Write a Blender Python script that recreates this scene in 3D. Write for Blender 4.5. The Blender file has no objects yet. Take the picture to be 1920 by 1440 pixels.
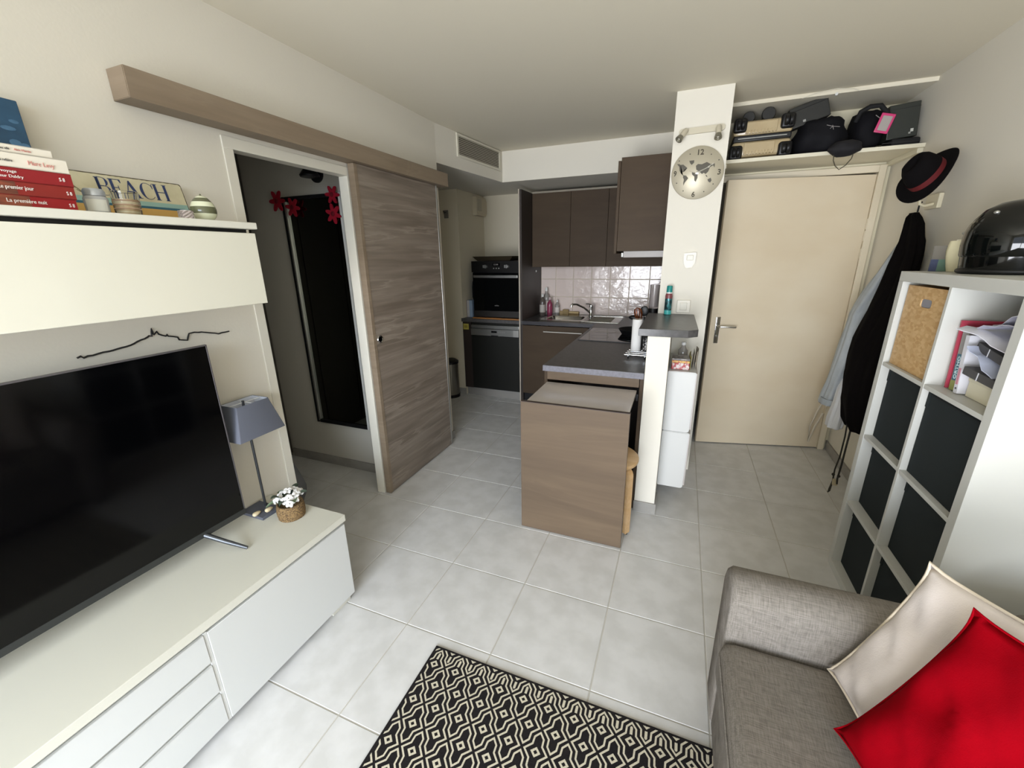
import bpy, bmesh, math, random
from mathutils import Vector, Matrix, noise
R_ = random.Random(7)
C = bpy.context.scene.collection
scene = bpy.context.scene
PI = math.pi

# ------------------------------------------------------------------ camera, light, exposure
RW = [[0.928496246847091, 0.37103993420603426, -0.014969529558859884],
      [0.0964043302496666, -0.27978153300452674, -0.9552112326070756],
      [-0.3586097108277257, 0.8854669169505793, -0.2955459596848455]]
CAM = Vector((0.9931411667780762, -1.1570719134388183, 1.5615798579263447))
cam = bpy.data.cameras.new('camera')
cam.sensor_width = 36.0
cam.lens = 772.9596 / 1920 * 36
cam.clip_start = 0.03
co = bpy.data.objects.new('camera', cam)
C.objects.link(co)
m = Matrix(((RW[0][0], -RW[1][0], -RW[2][0], CAM[0]),
            (RW[0][1], -RW[1][1], -RW[2][1], CAM[1]),
            (RW[0][2], -RW[1][2], -RW[2][2], CAM[2]),
            (0, 0, 0, 1)))
co.matrix_world = m
scene.camera = co
vs = scene.view_settings
vs.view_transform = 'Standard'
vs.look = 'None'
vs.gamma = 1
vs.use_curve_mapping = False
vs.exposure = 1.05
w = bpy.data.worlds.new('sky')
scene.world = w
w.use_nodes = True
w.node_tree.nodes['Background'].inputs[0].default_value = (0.80, 0.88, 1.0, 1)
w.node_tree.nodes['Background'].inputs[1].default_value = 1.0


def area(name, loc, rot, sx, sy, power, col):
    l = bpy.data.lights.new(name, 'AREA')
    l.shape = 'RECTANGLE'
    l.size, l.size_y, l.energy, l.color = sx, sy, power, col
    o = bpy.data.objects.new(name, l)
    o.location, o.rotation_euler = loc, rot
    C.objects.link(o)
    return o


# open sky beyond the tall window behind the camera: light falls in at a slant, so the floor gets more than the ceiling
area('sky_daylight', (2.4, -6.2, 3.3), (math.radians(68), 0, math.radians(18)), 5.5, 3.4, 470, (0.83, 0.94, 1.09))
# added fill panel outside the window, lifts the ceiling and the right wall
area('room_fill_light', (-0.5, -4.4, 0.5), (math.radians(106), 0, math.radians(-14)), 3.6, 2.0, 260, (0.95, 0.97, 1.02))
# the bedroom's own window, out of sight to the left
area('bedroom_daylight', (-2.3, -1.85, 1.3), (PI / 2, 0, -0.3), 1.0, 1.2, 0.6, (0.92, 0.97, 1.0))

# ------------------------------------------------------------------ materials
def lin(h):
    h = h.lstrip('#')
    r = []
    for i in (0, 2, 4):
        c = int(h[i:i + 2], 16) / 255
        r.append(c / 12.92 if c <= 0.04045 else ((c + 0.055) / 1.055) ** 2.4)
    return (*r, 1)


def M(name, col, rough=0.5, metal=0.0, col2=None, scale=(8, 8, 8), lo=0.35, hi=0.65, bump=0.0, bscale=(200, 200, 200),
      trans=0.0, ior=1.45, coat=0.0, sheen=0.0, spec=None, detail=4.0, emit=None, dist=0.0):
    mt = bpy.data.materials.new(name)
    mt.use_nodes = True
    nt = mt.node_tree
    b = nt.nodes['Principled BSDF']
    b.inputs['Base Color'].default_value = lin(col)
    b.inputs['Roughness'].default_value = rough
    b.inputs['Metallic'].default_value = metal
    b.inputs['IOR'].default_value = ior
    b.inputs['Transmission Weight'].default_value = trans
    b.inputs['Coat Weight'].default_value = coat
    b.inputs['Sheen Weight'].default_value = sheen
    if spec is not None:
        b.inputs['Specular IOR Level'].default_value = spec
    geo = None

    def tex(sc, det):
        nonlocal geo
        if geo is None:
            geo = nt.nodes.new('ShaderNodeNewGeometry')
        mp = nt.nodes.new('ShaderNodeMapping')
        mp.inputs['Scale'].default_value = sc
        nt.links.new(geo.outputs['Position'], mp.inputs['Vector'])
        n = nt.nodes.new('ShaderNodeTexNoise')
        n.inputs['Scale'].default_value = 1.0
        n.inputs['Detail'].default_value = det
        n.inputs['Distortion'].default_value = dist
        nt.links.new(mp.outputs['Vector'], n.inputs['Vector'])
        return n
    if col2:
        n = tex(scale, detail)
        rp = nt.nodes.new('ShaderNodeValToRGB')
        rp.color_ramp.elements[0].position = lo
        rp.color_ramp.elements[1].position = hi
        rp.color_ramp.elements[0].color = lin(col)
        rp.color_ramp.elements[1].color = lin(col2)
        nt.links.new(n.outputs['Fac'], rp.inputs['Fac'])
        nt.links.new(rp.outputs['Color'], b.inputs['Base Color'])
    if bump:
        n = tex(bscale, 3.0)
        bp = nt.nodes.new('ShaderNodeBump')
        bp.inputs['Strength'].default_value = bump
        bp.inputs['Distance'].default_value = 0.004 if bscale[0] > 40 else 0.012
        nt.links.new(n.outputs['Fac'], bp.inputs['Height'])
        nt.links.new(bp.outputs['Normal'], b.inputs['Normal'])
    return mt


def wood(name, c1, c2, c3, axis, rough=0.5, sc=(1.6, 9, 60), veins=0.5, fine=0.25, dist=1.2):
    """laminate with long streaks along one axis and a few pale wavy veins; sc = cycles per metre along, across, fine"""
    mt = M(name, c1, rough)
    nt = mt.node_tree
    b = nt.nodes['Principled BSDF']
    geo = nt.nodes.new('ShaderNodeNewGeometry')

    def nz(a, c, det, ds):
        mp = nt.nodes.new('ShaderNodeMapping')
        mp.inputs['Scale'].default_value = (c, c, a) if axis == 'z' else (a, a, c)
        nt.links.new(geo.outputs['Position'], mp.inputs['Vector'])
        n = nt.nodes.new('ShaderNodeTexNoise')
        n.inputs['Scale'].default_value = 1
        n.inputs['Detail'].default_value = det
        n.inputs['Distortion'].default_value = ds
        nt.links.new(mp.outputs['Vector'], n.inputs['Vector'])
        return n

    def ramp(n, stops):
        r = nt.nodes.new('ShaderNodeValToRGB')
        e = r.color_ramp.elements
        e[0].position, e[0].color = stops[0]
        e[1].position, e[1].color = stops[-1]
        for p, c in stops[1:-1]:
            x = e.new(p)
            x.color = c
        nt.links.new(n.outputs['Fac'], r.inputs['Fac'])
        return r

    def mix(kind, f, a, c):
        mx = nt.nodes.new('ShaderNodeMix')
        mx.data_type = 'RGBA'
        mx.blend_type = kind
        if isinstance(f, float):
            mx.inputs['Factor'].default_value = f
        else:
            nt.links.new(f, mx.inputs['Factor'])
        nt.links.new(a, mx.inputs['A'])
        if isinstance(c, tuple):
            mx.inputs['B'].default_value = c
        else:
            nt.links.new(c, mx.inputs['B'])
        return mx.outputs['Result']
    base = ramp(nz(sc[0], sc[1], 4, 0.4), [(0.34, lin(c1)), (0.66, lin(c2))])
    g = lambda v: (v, v, v, 1)
    vein = ramp(nz(sc[0] * 1.1, sc[1] * 0.8, 7, dist), [(0.0, g(0)), (0.52, g(0)), (0.60, g(veins)), (0.62, g(0)), (1.0, g(0))])
    fn = ramp(nz(sc[0] * 3, sc[2], 3, 0.3), [(0.3, g(0.7)), (0.7, g(1.1))])
    col = mix('MIX', vein.outputs['Color'], base.outputs['Color'], lin(c3))
    col = mix('MULTIPLY', fine, col, fn.outputs['Color'])
    nt.links.new(col, b.inputs['Base Color'])
    return mt


WALL = M('wall_paint', 'dad5c8', 0.85, bump=0.08, bscale=(90, 90, 90))
CEIL = M('ceiling_paint', 'd9d2bf', 0.9)
WALLK = M('kitchen_wall_paint', 'cfc6b0', 0.85)
DOORC = M('cream_door_paint', 'dacdb4', 0.55, col2='d2c2a6', scale=(1.5, 1.5, 2.5))
FRAMEC = M('door_frame_paint', 'd9ceb6', 0.5)
WHITE = M('white_lacquer', 'd6d6d2', 0.35)
GLOSS = M('white_gloss', 'cfd0cd', 0.16, coat=0.3)
CREAM = M('cream_furniture_board', 'd3d1c4', 0.5)
CREAMG = M('cream_gloss_front', 'd9d6c6', 0.18, coat=0.3)
TILE = M('floor_tile', 'c6c5c2', 0.38, col2='d1d0ce', scale=(9, 9, 9), lo=0.38, hi=0.62, bump=0.03, bscale=(60, 60, 60))
GROUT = M('grout', 'b9b5ac', 0.8)
SKIRT = M('grey_skirting', '8f8c86', 0.5, col2='9b9892', scale=(12, 12, 12))
ALU = M('aluminium', 'b9b8b3', 0.38, 0.85)
CHROME = M('chrome', 'd8d8d8', 0.12, 1.0)
STEEL = M('brushed_steel', 'a6a6a2', 0.34, 0.9)
SINKM = M('sink_steel', 'b5b3ae', 0.22, 1.0)
SLIDE = wood('taupe_wood_laminate', '73675b', '8b7f73', 'a4988b', 'y', 0.5, (1.3, 19, 90), 0.5, 0.3, 0.15)
RAILW = wood('rail_wood_laminate', '82725f', '8c7c69', '988873', 'y', 0.5, (1.5, 12, 70), 0.3, 0.25)
KITW = wood('dark_taupe_front', '44372a', '4a3d2f', '534535', 'x', 0.55, (1.5, 8, 60), 0.15, 0.15)
KITW.node_tree.nodes['Principled BSDF'].inputs['Specular IOR Level'].default_value = 0.2
KITD = M('dark_brown_panel', '2e2420', 0.5)
TABLEW = wood('pull_out_front_laminate', '5c4e40', '6a5a49', '756551', 'x', 0.5, (0.8, 6, 50), 0.15, 0.22)
TABLEW.node_tree.nodes['Principled BSDF'].inputs['Specular IOR Level'].default_value = 0.25
TOPW = M('taupe_table_top', 'c0b8b2', 0.2, col2='c7bfb9', scale=(3, 3, 3), coat=0.3)
WORK = M('charcoal_worktop', '474544', 0.34, col2='545251', scale=(45, 45, 45))
EDGE = M('worktop_edge', '66656a', 0.5, col2='72717a', scale=(60, 60, 60))
BLACKG = M('black_glass', '060708', 0.06, spec=0.6)
SCREEN = M('tv_screen', '020203', 0.09, spec=0.35)
BLACK = M('black_plastic', '101012', 0.45)
BLACKM = M('black_matt', '0b0b0d', 0.8)
DARKMET = M('dark_grey_metal', '55585c', 0.35, 0.7)
TVEDGE = M('tv_edge', '6d6a6c', 0.35, 0.6)
DISH = M('dishwasher_dark_steel', '232320', 0.4, 0.4)
BTILE = M('backsplash_tile', 'd6c6bd', 0.12, bump=0.45, bscale=(13, 13, 17), coat=0.3)
BOXF = M('black_fabric_box', '111a1c', 0.9, bump=0.2, bscale=(500, 500, 500))
BAMB = None
SOFA = None
RED = M('red_cotton', '82020e', 0.95, sheen=0.0, col2='8a0411', scale=(5, 5, 5), bump=0.12, bscale=(500, 500, 500), spec=0.03)
PINKW = M('pale_cotton', 'cdc4be', 0.9, bump=0.12, bscale=(300, 300, 300), spec=0.2)
PIPING = M('cream_piping', 'cfc3b0', 0.9)
RUGD = M('rug_black', '1d1b1b', 0.95, col2='262324', scale=(300, 300, 300), spec=0.1)
RUGL = M('rug_cream', 'b5ad98', 0.95, col2='cfc8b4', scale=(350, 350, 350), spec=0.1)
SHADE = M('slate_lampshade', '585b65', 0.9, bump=0.1, bscale=(600, 600, 600))
SHADEIN = M('shade_lining', 'c9ccd4', 0.9)
COATB = M('black_wool', '0d0a0a', 0.98, spec=0.1)
JACK = M('pale_grey_cotton', 'a4a9ac', 0.95, col2='b0b5b8', scale=(12, 12, 12))
BAGW = M('white_cotton', 'cfcfd0', 0.9)
WOODL = M('birch', 'c9a271', 0.45, col2='d3b083', scale=(3, 40, 40))
GLASS = M('clear_glass', 'f2f2f0', 0.03, trans=1.0, ior=1.3)
MIRROR = M('mirror_glass', '8f948f', 0.02, 1.0)
FLOWR = M('red_felt', '9c0624', 0.85)
PAPER = M('paper', 'd6d6de', 0.7)
CREAMP = M('cream_paper', 'd9d3bb', 0.7)


def M_fabric():
    mt = M('grey_linen', '6f6a64', 0.95, spec=0.15)
    nt = mt.node_tree
    b = nt.nodes['Principled BSDF']
    geo = nt.nodes.new('ShaderNodeNewGeometry')
    outs = []
    for sc in ((25, 420, 420), (420, 30, 30)):
        mp = nt.nodes.new('ShaderNodeMapping')
        mp.inputs['Scale'].default_value = sc
        nt.links.new(geo.outputs['Position'], mp.inputs['Vector'])
        n = nt.nodes.new('ShaderNodeTexNoise')
        n.inputs['Scale'].default_value = 1
        n.inputs['Detail'].default_value = 2
        nt.links.new(mp.outputs['Vector'], n.inputs['Vector'])
        outs.append(n)
    ad = nt.nodes.new('ShaderNodeMath')
    ad.operation = 'ADD'
    nt.links.new(outs[0].outputs['Fac'], ad.inputs[0])
    nt.links.new(outs[1].outputs['Fac'], ad.inputs[1])
    dv = nt.nodes.new('ShaderNodeMath')
    dv.operation = 'MULTIPLY'
    dv.inputs[1].default_value = 0.5
    nt.links.new(ad.outputs[0], dv.inputs[0])
    rp = nt.nodes.new('ShaderNodeValToRGB')
    rp.color_ramp.elements[0].position, rp.color_ramp.elements[0].color = 0.36, lin('67625b')
    rp.color_ramp.elements[1].position, rp.color_ramp.elements[1].color = 0.64, lin('857f78')
    nt.links.new(dv.outputs[0], rp.inputs['Fac'])
    nt.links.new(rp.outputs['Color'], b.inputs['Base Color'])
    bp = nt.nodes.new('ShaderNodeBump')
    bp.inputs['Strength'].default_value = 0.25
    bp.inputs['Distance'].default_value = 0.002
    nt.links.new(dv.outputs[0], bp.inputs['Height'])
    nt.links.new(bp.outputs['Normal'], b.inputs['Normal'])
    return mt


SOFA = M_fabric()


def M_parquet():
    """end-grain style chequer of small angled wood chips"""
    mt = M('pale_wood_mosaic', 'c39a5f', 0.5)
    nt = mt.node_tree
    b = nt.nodes['Principled BSDF']
    geo = nt.nodes.new('ShaderNodeNewGeometry')
    mp = nt.nodes.new('ShaderNodeMapping')
    mp.inputs['Rotation'].default_value = (0.7, 0, 0)
    mp.inputs['Scale'].default_value = (1, 30, 62)
    nt.links.new(geo.outputs['Position'], mp.inputs['Vector'])
    v = nt.nodes.new('ShaderNodeTexVoronoi')
    v.inputs['Scale'].default_value = 1.6
    nt.links.new(mp.outputs['Vector'], v.inputs['Vector'])
    rp = nt.nodes.new('ShaderNodeValToRGB')
    rp.color_ramp.elements[0].color = lin('bb935e')
    rp.color_ramp.elements[1].color = lin('d0ae7d')
    sep = nt.nodes.new('ShaderNodeSeparateColor')
    nt.links.new(v.outputs['Color'], sep.inputs[0])
    nt.links.new(sep.outputs[0], rp.inputs['Fac'])
    nt.links.new(rp.outputs['Color'], b.inputs['Base Color'])
    return mt


BAMB = M_parquet()


# ------------------------------------------------------------------ mesh helpers
class B:
    def __init__(s):
        s.bm = bmesh.new()
        s.mi = 0
        s.flat = False

    def _fin(s, faces):
        for f in faces:
            f.material_index = s.mi

    def box(s, x0, x1, y0, y1, z0, z1, bev=0.0, seg=2, mat=None):
        s.flat = True
        vs_ = [s.bm.verts.new(Vector((x, y, z)) if mat is None else mat @ Vector((x, y, z)))
               for x in (x0, x1) for y in (y0, y1) for z in (z0, z1)]
        idx = ((0, 1, 3, 2), (4, 6, 7, 5), (0, 4, 5, 1), (2, 3, 7, 6), (0, 2, 6, 4), (1, 5, 7, 3))
        fs = [s.bm.faces.new([vs_[i] for i in q]) for q in idx]
        s._fin(fs)
        if bev:
            es = list({e for f in fs for e in f.edges})
            r = bmesh.ops.bevel(s.bm, geom=es, offset=bev, segments=seg, affect='EDGES', profile=0.5)
            s._fin(r['faces'])
        return s

    def prism(s, pts, axis, a0, a1):
        """polygon of 2D points extruded along axis; 2D order: x->(y,z), y->(x,z), z->(x,y)"""
        def P(p, a):
            return {'x': (a, p[0], p[1]), 'y': (p[0], a, p[1]), 'z': (p[0], p[1], a)}[axis]
        lo = [s.bm.verts.new(P(p, a0)) for p in pts]
        hi = [s.bm.verts.new(P(p, a1)) for p in pts]
        n = len(pts)
        fs = [s.bm.faces.new(lo), s.bm.faces.new(hi[::-1])]
        for i in range(n):
            fs.append(s.bm.faces.new((lo[i], hi[i], hi[(i + 1) % n], lo[(i + 1) % n])))
        s._fin(fs)
        return s

    def poly(s, pts3, th=None):
        v = [s.bm.verts.new(p) for p in pts3]
        f = s.bm.faces.new(v)
        s._fin([f])
        if th is not None:
            w_ = [s.bm.verts.new(Vector(p) + Vector(th)) for p in pts3]
            n = len(v)
            fs = [s.bm.faces.new(w_[::-1])]
            for i in range(n):
                fs.append(s.bm.faces.new((v[i], w_[i], w_[(i + 1) % n], v[(i + 1) % n])))
            s._fin(fs)
        return s

    def rings(s, rings, close=True, caps=True):
        """loft through equal-length rings of 3D points"""
        vr = [[s.bm.verts.new(p) for p in r] for r in rings]
        n = len(vr[0])
        fs = []
        for a, b in zip(vr, vr[1:]):
            for i in range(n if close else n - 1):
                j = (i + 1) % n
                fs.append(s.bm.faces.new((a[i], a[j], b[j], b[i])))
        if caps and close:
            fs.append(s.bm.faces.new(vr[0][::-1]))
            fs.append(s.bm.faces.new(vr[-1]))
        s._fin(fs)
        return s

    def lathe(s, prof, c=(0, 0, 0), n=24, axis='z', mat=None):
        c = Vector(c)
        rs = []
        for r, h in prof:
            r = max(r, 1e-5)
            ring = []
            for i in range(n):
                a = 2 * PI * i / n
                u, v = r * math.cos(a), r * math.sin(a)
                p = {'z': (u, v, h), 'y': (u, h, v), 'x': (h, u, v)}[axis]
                p = Vector(p)
                if mat is not None:
                    p = mat @ p
                ring.append(p + c)
            rs.append(ring)
        return s.rings(rs)

    def tube(s, pts, r, n=8, closed=False):
        P = [Vector(p) for p in pts]
        rr = r if isinstance(r, (list, tuple)) else [r] * len(P)
        rings = []
        T0 = None
        nrm = None
        k = len(P)
        for i, p in enumerate(P):
            a = P[(i - 1) % k] if (closed or i > 0) else p
            b = P[(i + 1) % k] if (closed or i < k - 1) else p
            t = (b - a)
            t = t.normalized() if t.length > 1e-9 else Vector((0, 0, 1))
            if nrm is None:
                nrm = t.orthogonal().normalized()
            else:
                nrm = (nrm - t * nrm.dot(t))
                nrm = nrm.normalized() if nrm.length > 1e-6 else t.orthogonal().normalized()
            bn = t.cross(nrm)
            rings.append([p + (nrm * math.cos(2 * PI * j / n) + bn * math.sin(2 * PI * j / n)) * rr[i] for j in range(n)])
        if closed:
            rings.append(rings[0])
            return s.rings(rings, caps=False)
        return s.rings(rings)

    def ball(s, c, rx, ry=None, rz=None, u=16, v=10, mat=None):
        ry = rx if ry is None else ry
        rz = rx if rz is None else rz
        prof = [(math.sin(PI * k / v), -math.cos(PI * k / v)) for k in range(v + 1)]
        rs = []
        for r, h in prof:
            r = max(r, 1e-4)
            ring = []
            for i in range(u):
                a = 2 * PI * i / u
                p = Vector((r * math.cos(a) * rx, r * math.sin(a) * ry, h * rz))
                if mat is not None:
                    p = mat @ p
                ring.append(p + Vector(c))
            rs.append(ring)
        return s.rings(rs)


def root_of(o):
    while o.parent:
        o = o.parent
    return o


def build(b, name, mat, parent=None, smooth=0.6, shift=None):
    me = bpy.data.meshes.new(name)
    bmesh.ops.recalc_face_normals(b.bm, faces=b.bm.faces)
    if shift is not None:
        bmesh.ops.translate(b.bm, verts=b.bm.verts, vec=shift)
    b.bm.to_mesh(me)
    b.bm.free()
    for mm in (mat if isinstance(mat, (list, tuple)) else [mat]):
        me.materials.append(mm)
    if smooth == 0.6:
        smooth = 0.34 if b.flat else 0.9
    if smooth:
        me.shade_smooth()
        me.set_sharp_from_angle(angle=smooth)
    o = bpy.data.objects.new(name, me)
    C.objects.link(o)
    if parent is not None:
        o.parent = parent
    return o


def part(b, name, mat, parent, smooth=0.6, label=None):
    """part of a thing; coordinates in the world unless the thing is marked local"""
    r = root_of(parent)
    sh = None if r.get('_l') else -r.location
    o = build(b, name, mat, parent, smooth, sh)
    if label:
        o['label'] = label
    return o


LOCALS = []


def thing(name, label, cat, loc, rot=None, group=None, local=False):
    o = bpy.data.objects.new(name, None)
    o.empty_display_size = 0.05
    C.objects.link(o)
    o.location = loc
    if rot is not None:
        o.rotation_euler = rot
        local = True
    if local:
        o['_l'] = 1
        LOCALS.append(o)
    o['label'], o['category'] = label, cat
    if group:
        o['group'] = group
    return o


def solo(b, name, mat, label, cat, group=None, smooth=0.6):
    vs_ = [v.co for v in b.bm.verts]
    lo = Vector((min(v[i] for v in vs_) for i in range(3)))
    hi = Vector((max(v[i] for v in vs_) for i in range(3)))
    c = Vector(((lo[0] + hi[0]) / 2, (lo[1] + hi[1]) / 2, lo[2]))
    o = build(b, name, mat, None, smooth, -c)
    o.location = c
    o['label'], o['category'] = label, cat
    if group:
        o['group'] = group
    return o


def struct(b, name, mat, parent=None, smooth=0.6):
    o = build(b, name, mat, parent, smooth)
    o['kind'] = 'structure'
    return o


def text(body, mat, parent, origin, right, up, height, width=None, align='l', name='lettering', ext=0.0008, bold=0.0):
    """real lettering as a mesh, laid in the plane (right, up) at origin (baseline start)"""
    cu = bpy.data.curves.new('t', 'FONT')
    cu.body = body
    cu.size = 1
    cu.offset = bold
    cu.resolution_u = 3
    to = bpy.data.objects.new('t', cu)
    C.objects.link(to)
    dg = bpy.context.evaluated_depsgraph_get()
    me = bpy.data.meshes.new_from_object(to.evaluated_get(dg))
    bpy.data.objects.remove(to)
    bpy.data.curves.remove(cu)
    xs = [v.co.x for v in me.vertices]
    ys = [v.co.y for v in me.vertices]
    x0, x1 = min(xs), max(xs)
    k = height / 0.72
    kx = k if width is None else width / (x1 - x0)
    right, up = Vector(right).normalized(), Vector(up).normalized()
    nrm = right.cross(up)
    b = B()
    b.bm.from_mesh(me)
    bpy.data.meshes.remove(me)
    g = bmesh.ops.extrude_face_region(b.bm, geom=b.bm.faces[:])
    nv = [v for v in g['geom'] if isinstance(v, bmesh.types.BMVert)]
    top = {v.index for v in nv}
    b.bm.verts.index_update()
    ids = {id(v) for v in nv}
    off = {'l': x0, 'c': (x0 + x1) / 2, 'r': x1}[align]
    for v in b.bm.verts:
        z = ext if v in nv else -0.0004
        v.co = Vector(origin) + right * ((v.co.x - off) * kx) + up * (v.co.y * k) + nrm * z
    return part(b, name, mat, parent, smooth=0)


def dup(root, loc=None, rot=None, label=None):
    """a copy of a thing with copies of its parts and sub-parts"""
    r = root.copy()
    C.objects.link(r)
    if loc is not None:
        r.location = loc
    if rot is not None:
        r.rotation_euler = rot
    if label:
        r['label'] = label

    def rec(a, b_):
        for ch in list(a.children):
            c = ch.copy()
            C.objects.link(c)
            c.parent = b_
            rec(ch, c)
    rec(root, r)
    return r


XL, XR, ZC = -0.79, 2.235, 2.50

# ================================================================== THE SETTING
# floor: a bed of grout and one object per tile
b = B().box(-2.65, XR + 0.1, -3.3, 3.75, -0.12, -0.0022)
floor = struct(b, 'floor', GROUT)
TS = 0.41
tb = B().box(0.0025, TS - 0.0025, 0.0025, TS - 0.0025, -0.011, 0.0, 0.0014, 1)
t0 = part(tb, 'tile', TILE, floor, smooth=0.3)
first = True
for i in range(-6, 6):
    for j in range(-8, 9):
        o = t0 if first else t0.copy()
        if not first:
            C.objects.link(o)
            o.parent = floor
        first = False
        o.location = (i * TS, j * TS, R_.uniform(-0.0004, 0.0))

# left wall with the sliding-door opening, up to the corner of the kitchen
b = B()
b.box(XL - 0.05, XL, -3.3, 0.16, 0, ZC)
b.box(XL - 0.05, XL, 0.16, 0.885, 2.045, ZC)
b.box(XL - 0.05, XL, 0.885, 1.815, 0, ZC)
struct(b, 'wall_left', WALL)
# timber lining of that opening
b = B()
b.box(XL - 0.055, XL + 0.006, 0.155, 0.198, 0, 2.002, 0.002)
b.box(XL - 0.055, XL + 0.006, 0.155, 0.888, 2.002, 2.047, 0.002)
b.box(XL - 0.055, XL + 0.006, 0.846, 0.888, 0, 2.002, 0.002)
struct(b, 'door_1', M('white_door_lining', 'dedacd', 0.5))

# right wall, south wall with a tall glazed opening
struct(B().box(XR, XR + 0.1, -3.3, 3.75, 0, ZC), 'wall_right', WALL)
b = B()
b.box(-2.65, -0.50, -3.3, -3.2, 0, ZC)
b.box(2.02, XR, -3.3, -3.2, 0, ZC)
b.box(-0.50, 2.02, -3.3, -3.2, 2.29, ZC)
struct(b, 'wall_south', WALL)
b = B()
for x0, x1 in ((-0.50, -0.44), (0.73, 0.79), (1.96, 2.02)):
    b.box(x0, x1, -3.28, -3.22, 0, 2.29, 0.004)
for z0, z1 in ((0, 0.06), (2.23, 2.29)):
    b.box(-0.44, 1.96, -3.28, -3.22, z0, z1, 0.004)
struct(b, 'window_1', WHITE)

# kitchen end wall, spur wall with the pillar face, entrance wall
backw = struct(B().box(-2.65, XR, 3.60, 3.70, 0, ZC), 'wall_back', WALLK)
struct(B().box(0.858, 1.172, 1.92, 3.60, 0, ZC), 'wall_spur', WALL)
b = B()
b.box(1.172, 1.205, 2.69, 2.78, 0, 2.075)
b.box(2.168, XR, 2.69, 2.78, 0, 2.075)
b.box(1.172, XR, 2.69, 2.78, 2.075, ZC)
struct(b, 'wall_entrance', M('entrance_wall_paint', 'd9d2b8', 0.85))
# low wall that carries the bar
struct(B().box(0.845, 0.967, 1.246, 1.92, 0, 1.124, 0.003), 'wall_bar', WALL)
# recess beside the kitchen and the bedroom partition
struct(B().box(-2.65, -1.262, 2.97, 3.60, 0, 2.24), 'wall_recess', WALLK)
struct(B().box(-2.65, XL - 0.05, 1.062, 1.15, 0, ZC), 'wall_bedroom', M('bedroom_wall_shaded_paint', 'c9c5ba', 0.85))  # wall paint darkened, the bedroom's shade is put into the colour
struct(B().box(-2.65, -2.55, -3.2, 3.6, 0, ZC), 'wall_far_left', WALL)
struct(B().box(-2.0, -1.92, 1.15, 2.97, 0, ZC), 'wall_hall', WALLK)

struct(B().box(-2.65, XR + 0.1, -3.3, 3.75, ZC, ZC + 0.1), 'ceiling', CEIL)
# dropped strips of ceiling: over the kitchen with the air vent, and over the luggage shelf
b = B().prism([(XL, 1.815), (-0.686, 2.83), (0.858, 2.83), (0.858, 3.6), (-1.92, 3.6), (-1.92, 1.815)], 'z', 2.238, ZC)
struct(b, 'ceiling_kitchen', WALL)
struct(B().box(1.172, XR, 2.29, 2.69, 2.478, ZC), 'ceiling_niche', CEIL)

# skirting
b = B()
b.box(XR - 0.012, XR, 1.12, 2.69, 0, 0.075, 0.002)
struct(b, 'baseboard_right', SKIRT)
struct(B().box(0.842, 0.970, 1.236, 1.246, 0, 0.072, 0.002).box(0.967, 0.977, 1.236, 1.39, 0, 0.072, 0.002), 'baseboard_bar', SKIRT)
struct(B().box(-1.87, XL - 0.05, 1.05, 1.062, 0, 0.07, 0.002), 'baseboard_bedroom', SKIRT)
struct(B().box(-1.92, -1.262, 2.958, 2.97, 0, 0.075, 0.002), 'baseboard_recess', SKIRT)
struct(B().box(XL, XL + 0.012, 1.71, 1.815, 0, 0.072, 0.002).box(XL - 0.05, XL + 0.012, 1.815, 1.827, 0, 0.072, 0.002), 'baseboard_left', SKIRT)

# entrance door frame and leaf
b = B()
b.box(1.172, 1.205, 2.655, 2.70, 0, 2.118, 0.003)
b.box(2.166, 2.207, 2.655, 2.70, 0, 2.118, 0.003)
b.box(1.205, 2.166, 2.655, 2.70, 2.073, 2.118, 0.003)
b.box(2.166, 2.174, 2.70, 2.775, 0, 2.075)
b.box(1.197, 1.205, 2.70, 2.775, 0, 2.075)
struct(b, 'trim_1', FRAMEC)
door = thing('entrance_door', 'cream flush entrance door standing slightly ajar under the luggage shelf', 'door', (2.165, 2.672, 0.008),
             rot=(0, 0, math.radians(13.2)))
b = B().box(-0.955, 0, 0, 0.04, 0, 2.055, 0.003)
part(b, 'door_leaf', DOORC, door)
b = B().box(-0.955, -0.001, 0.038, 0.046, 0.002, 2.053, 0.001)
part(b, 'door_edge', M('dark_door_back', '2a201b', 0.6), door, label='dark brown outer face of the door')
b = B().box(-0.918, -0.884, -0.006, 0.0, 0.865, 1.075, 0.004, 3)
hp = part(b, 'handle_plate', CHROME, door)
b = B().tube([(-0.901, -0.006, 1.005), (-0.901, -0.045, 1.005), (-0.893, -0.052, 1.005), (-0.78, -0.052, 1.002)], 0.0085, 10)
part(b, 'lever', CHROME, hp)
b = B().lathe([(0.0, -0.013), (0.007, -0.013), (0.008, -0.006)], (-0.901, 0, 0.925), 12, 'y')
part(b, 'lock_cylinder', STEEL, hp)
for z in (1.70, 1.62, 1.50, 0.30):
    b = B().tube([(0.004, -0.006, z), (0.004, -0.006, z + 0.07)], 0.009, 10)
    part(b, 'hinge', FRAMEC, door)

# ================================================================== LEFT: DOOR, RAIL, BEDROOM
t = thing('door_rail_cover', 'long taupe wood box above the bedroom doorway hiding the sliding rail', 'rail cover', (XL, 0.8, 2.065))
part(B().box(XL, -0.700, -0.187, 1.815, 2.066, 2.156, 0.0015), 'cover_box', RAILW, t)
part(B().box(XL + 0.004, -0.702, -0.1885, -0.187, 2.068, 2.154), 'end_cap', RAILW, t)
part(B().box(-0.785, -0.74, -0.15, 1.80, 2.078, 2.085), 'track', ALU, t)

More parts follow.
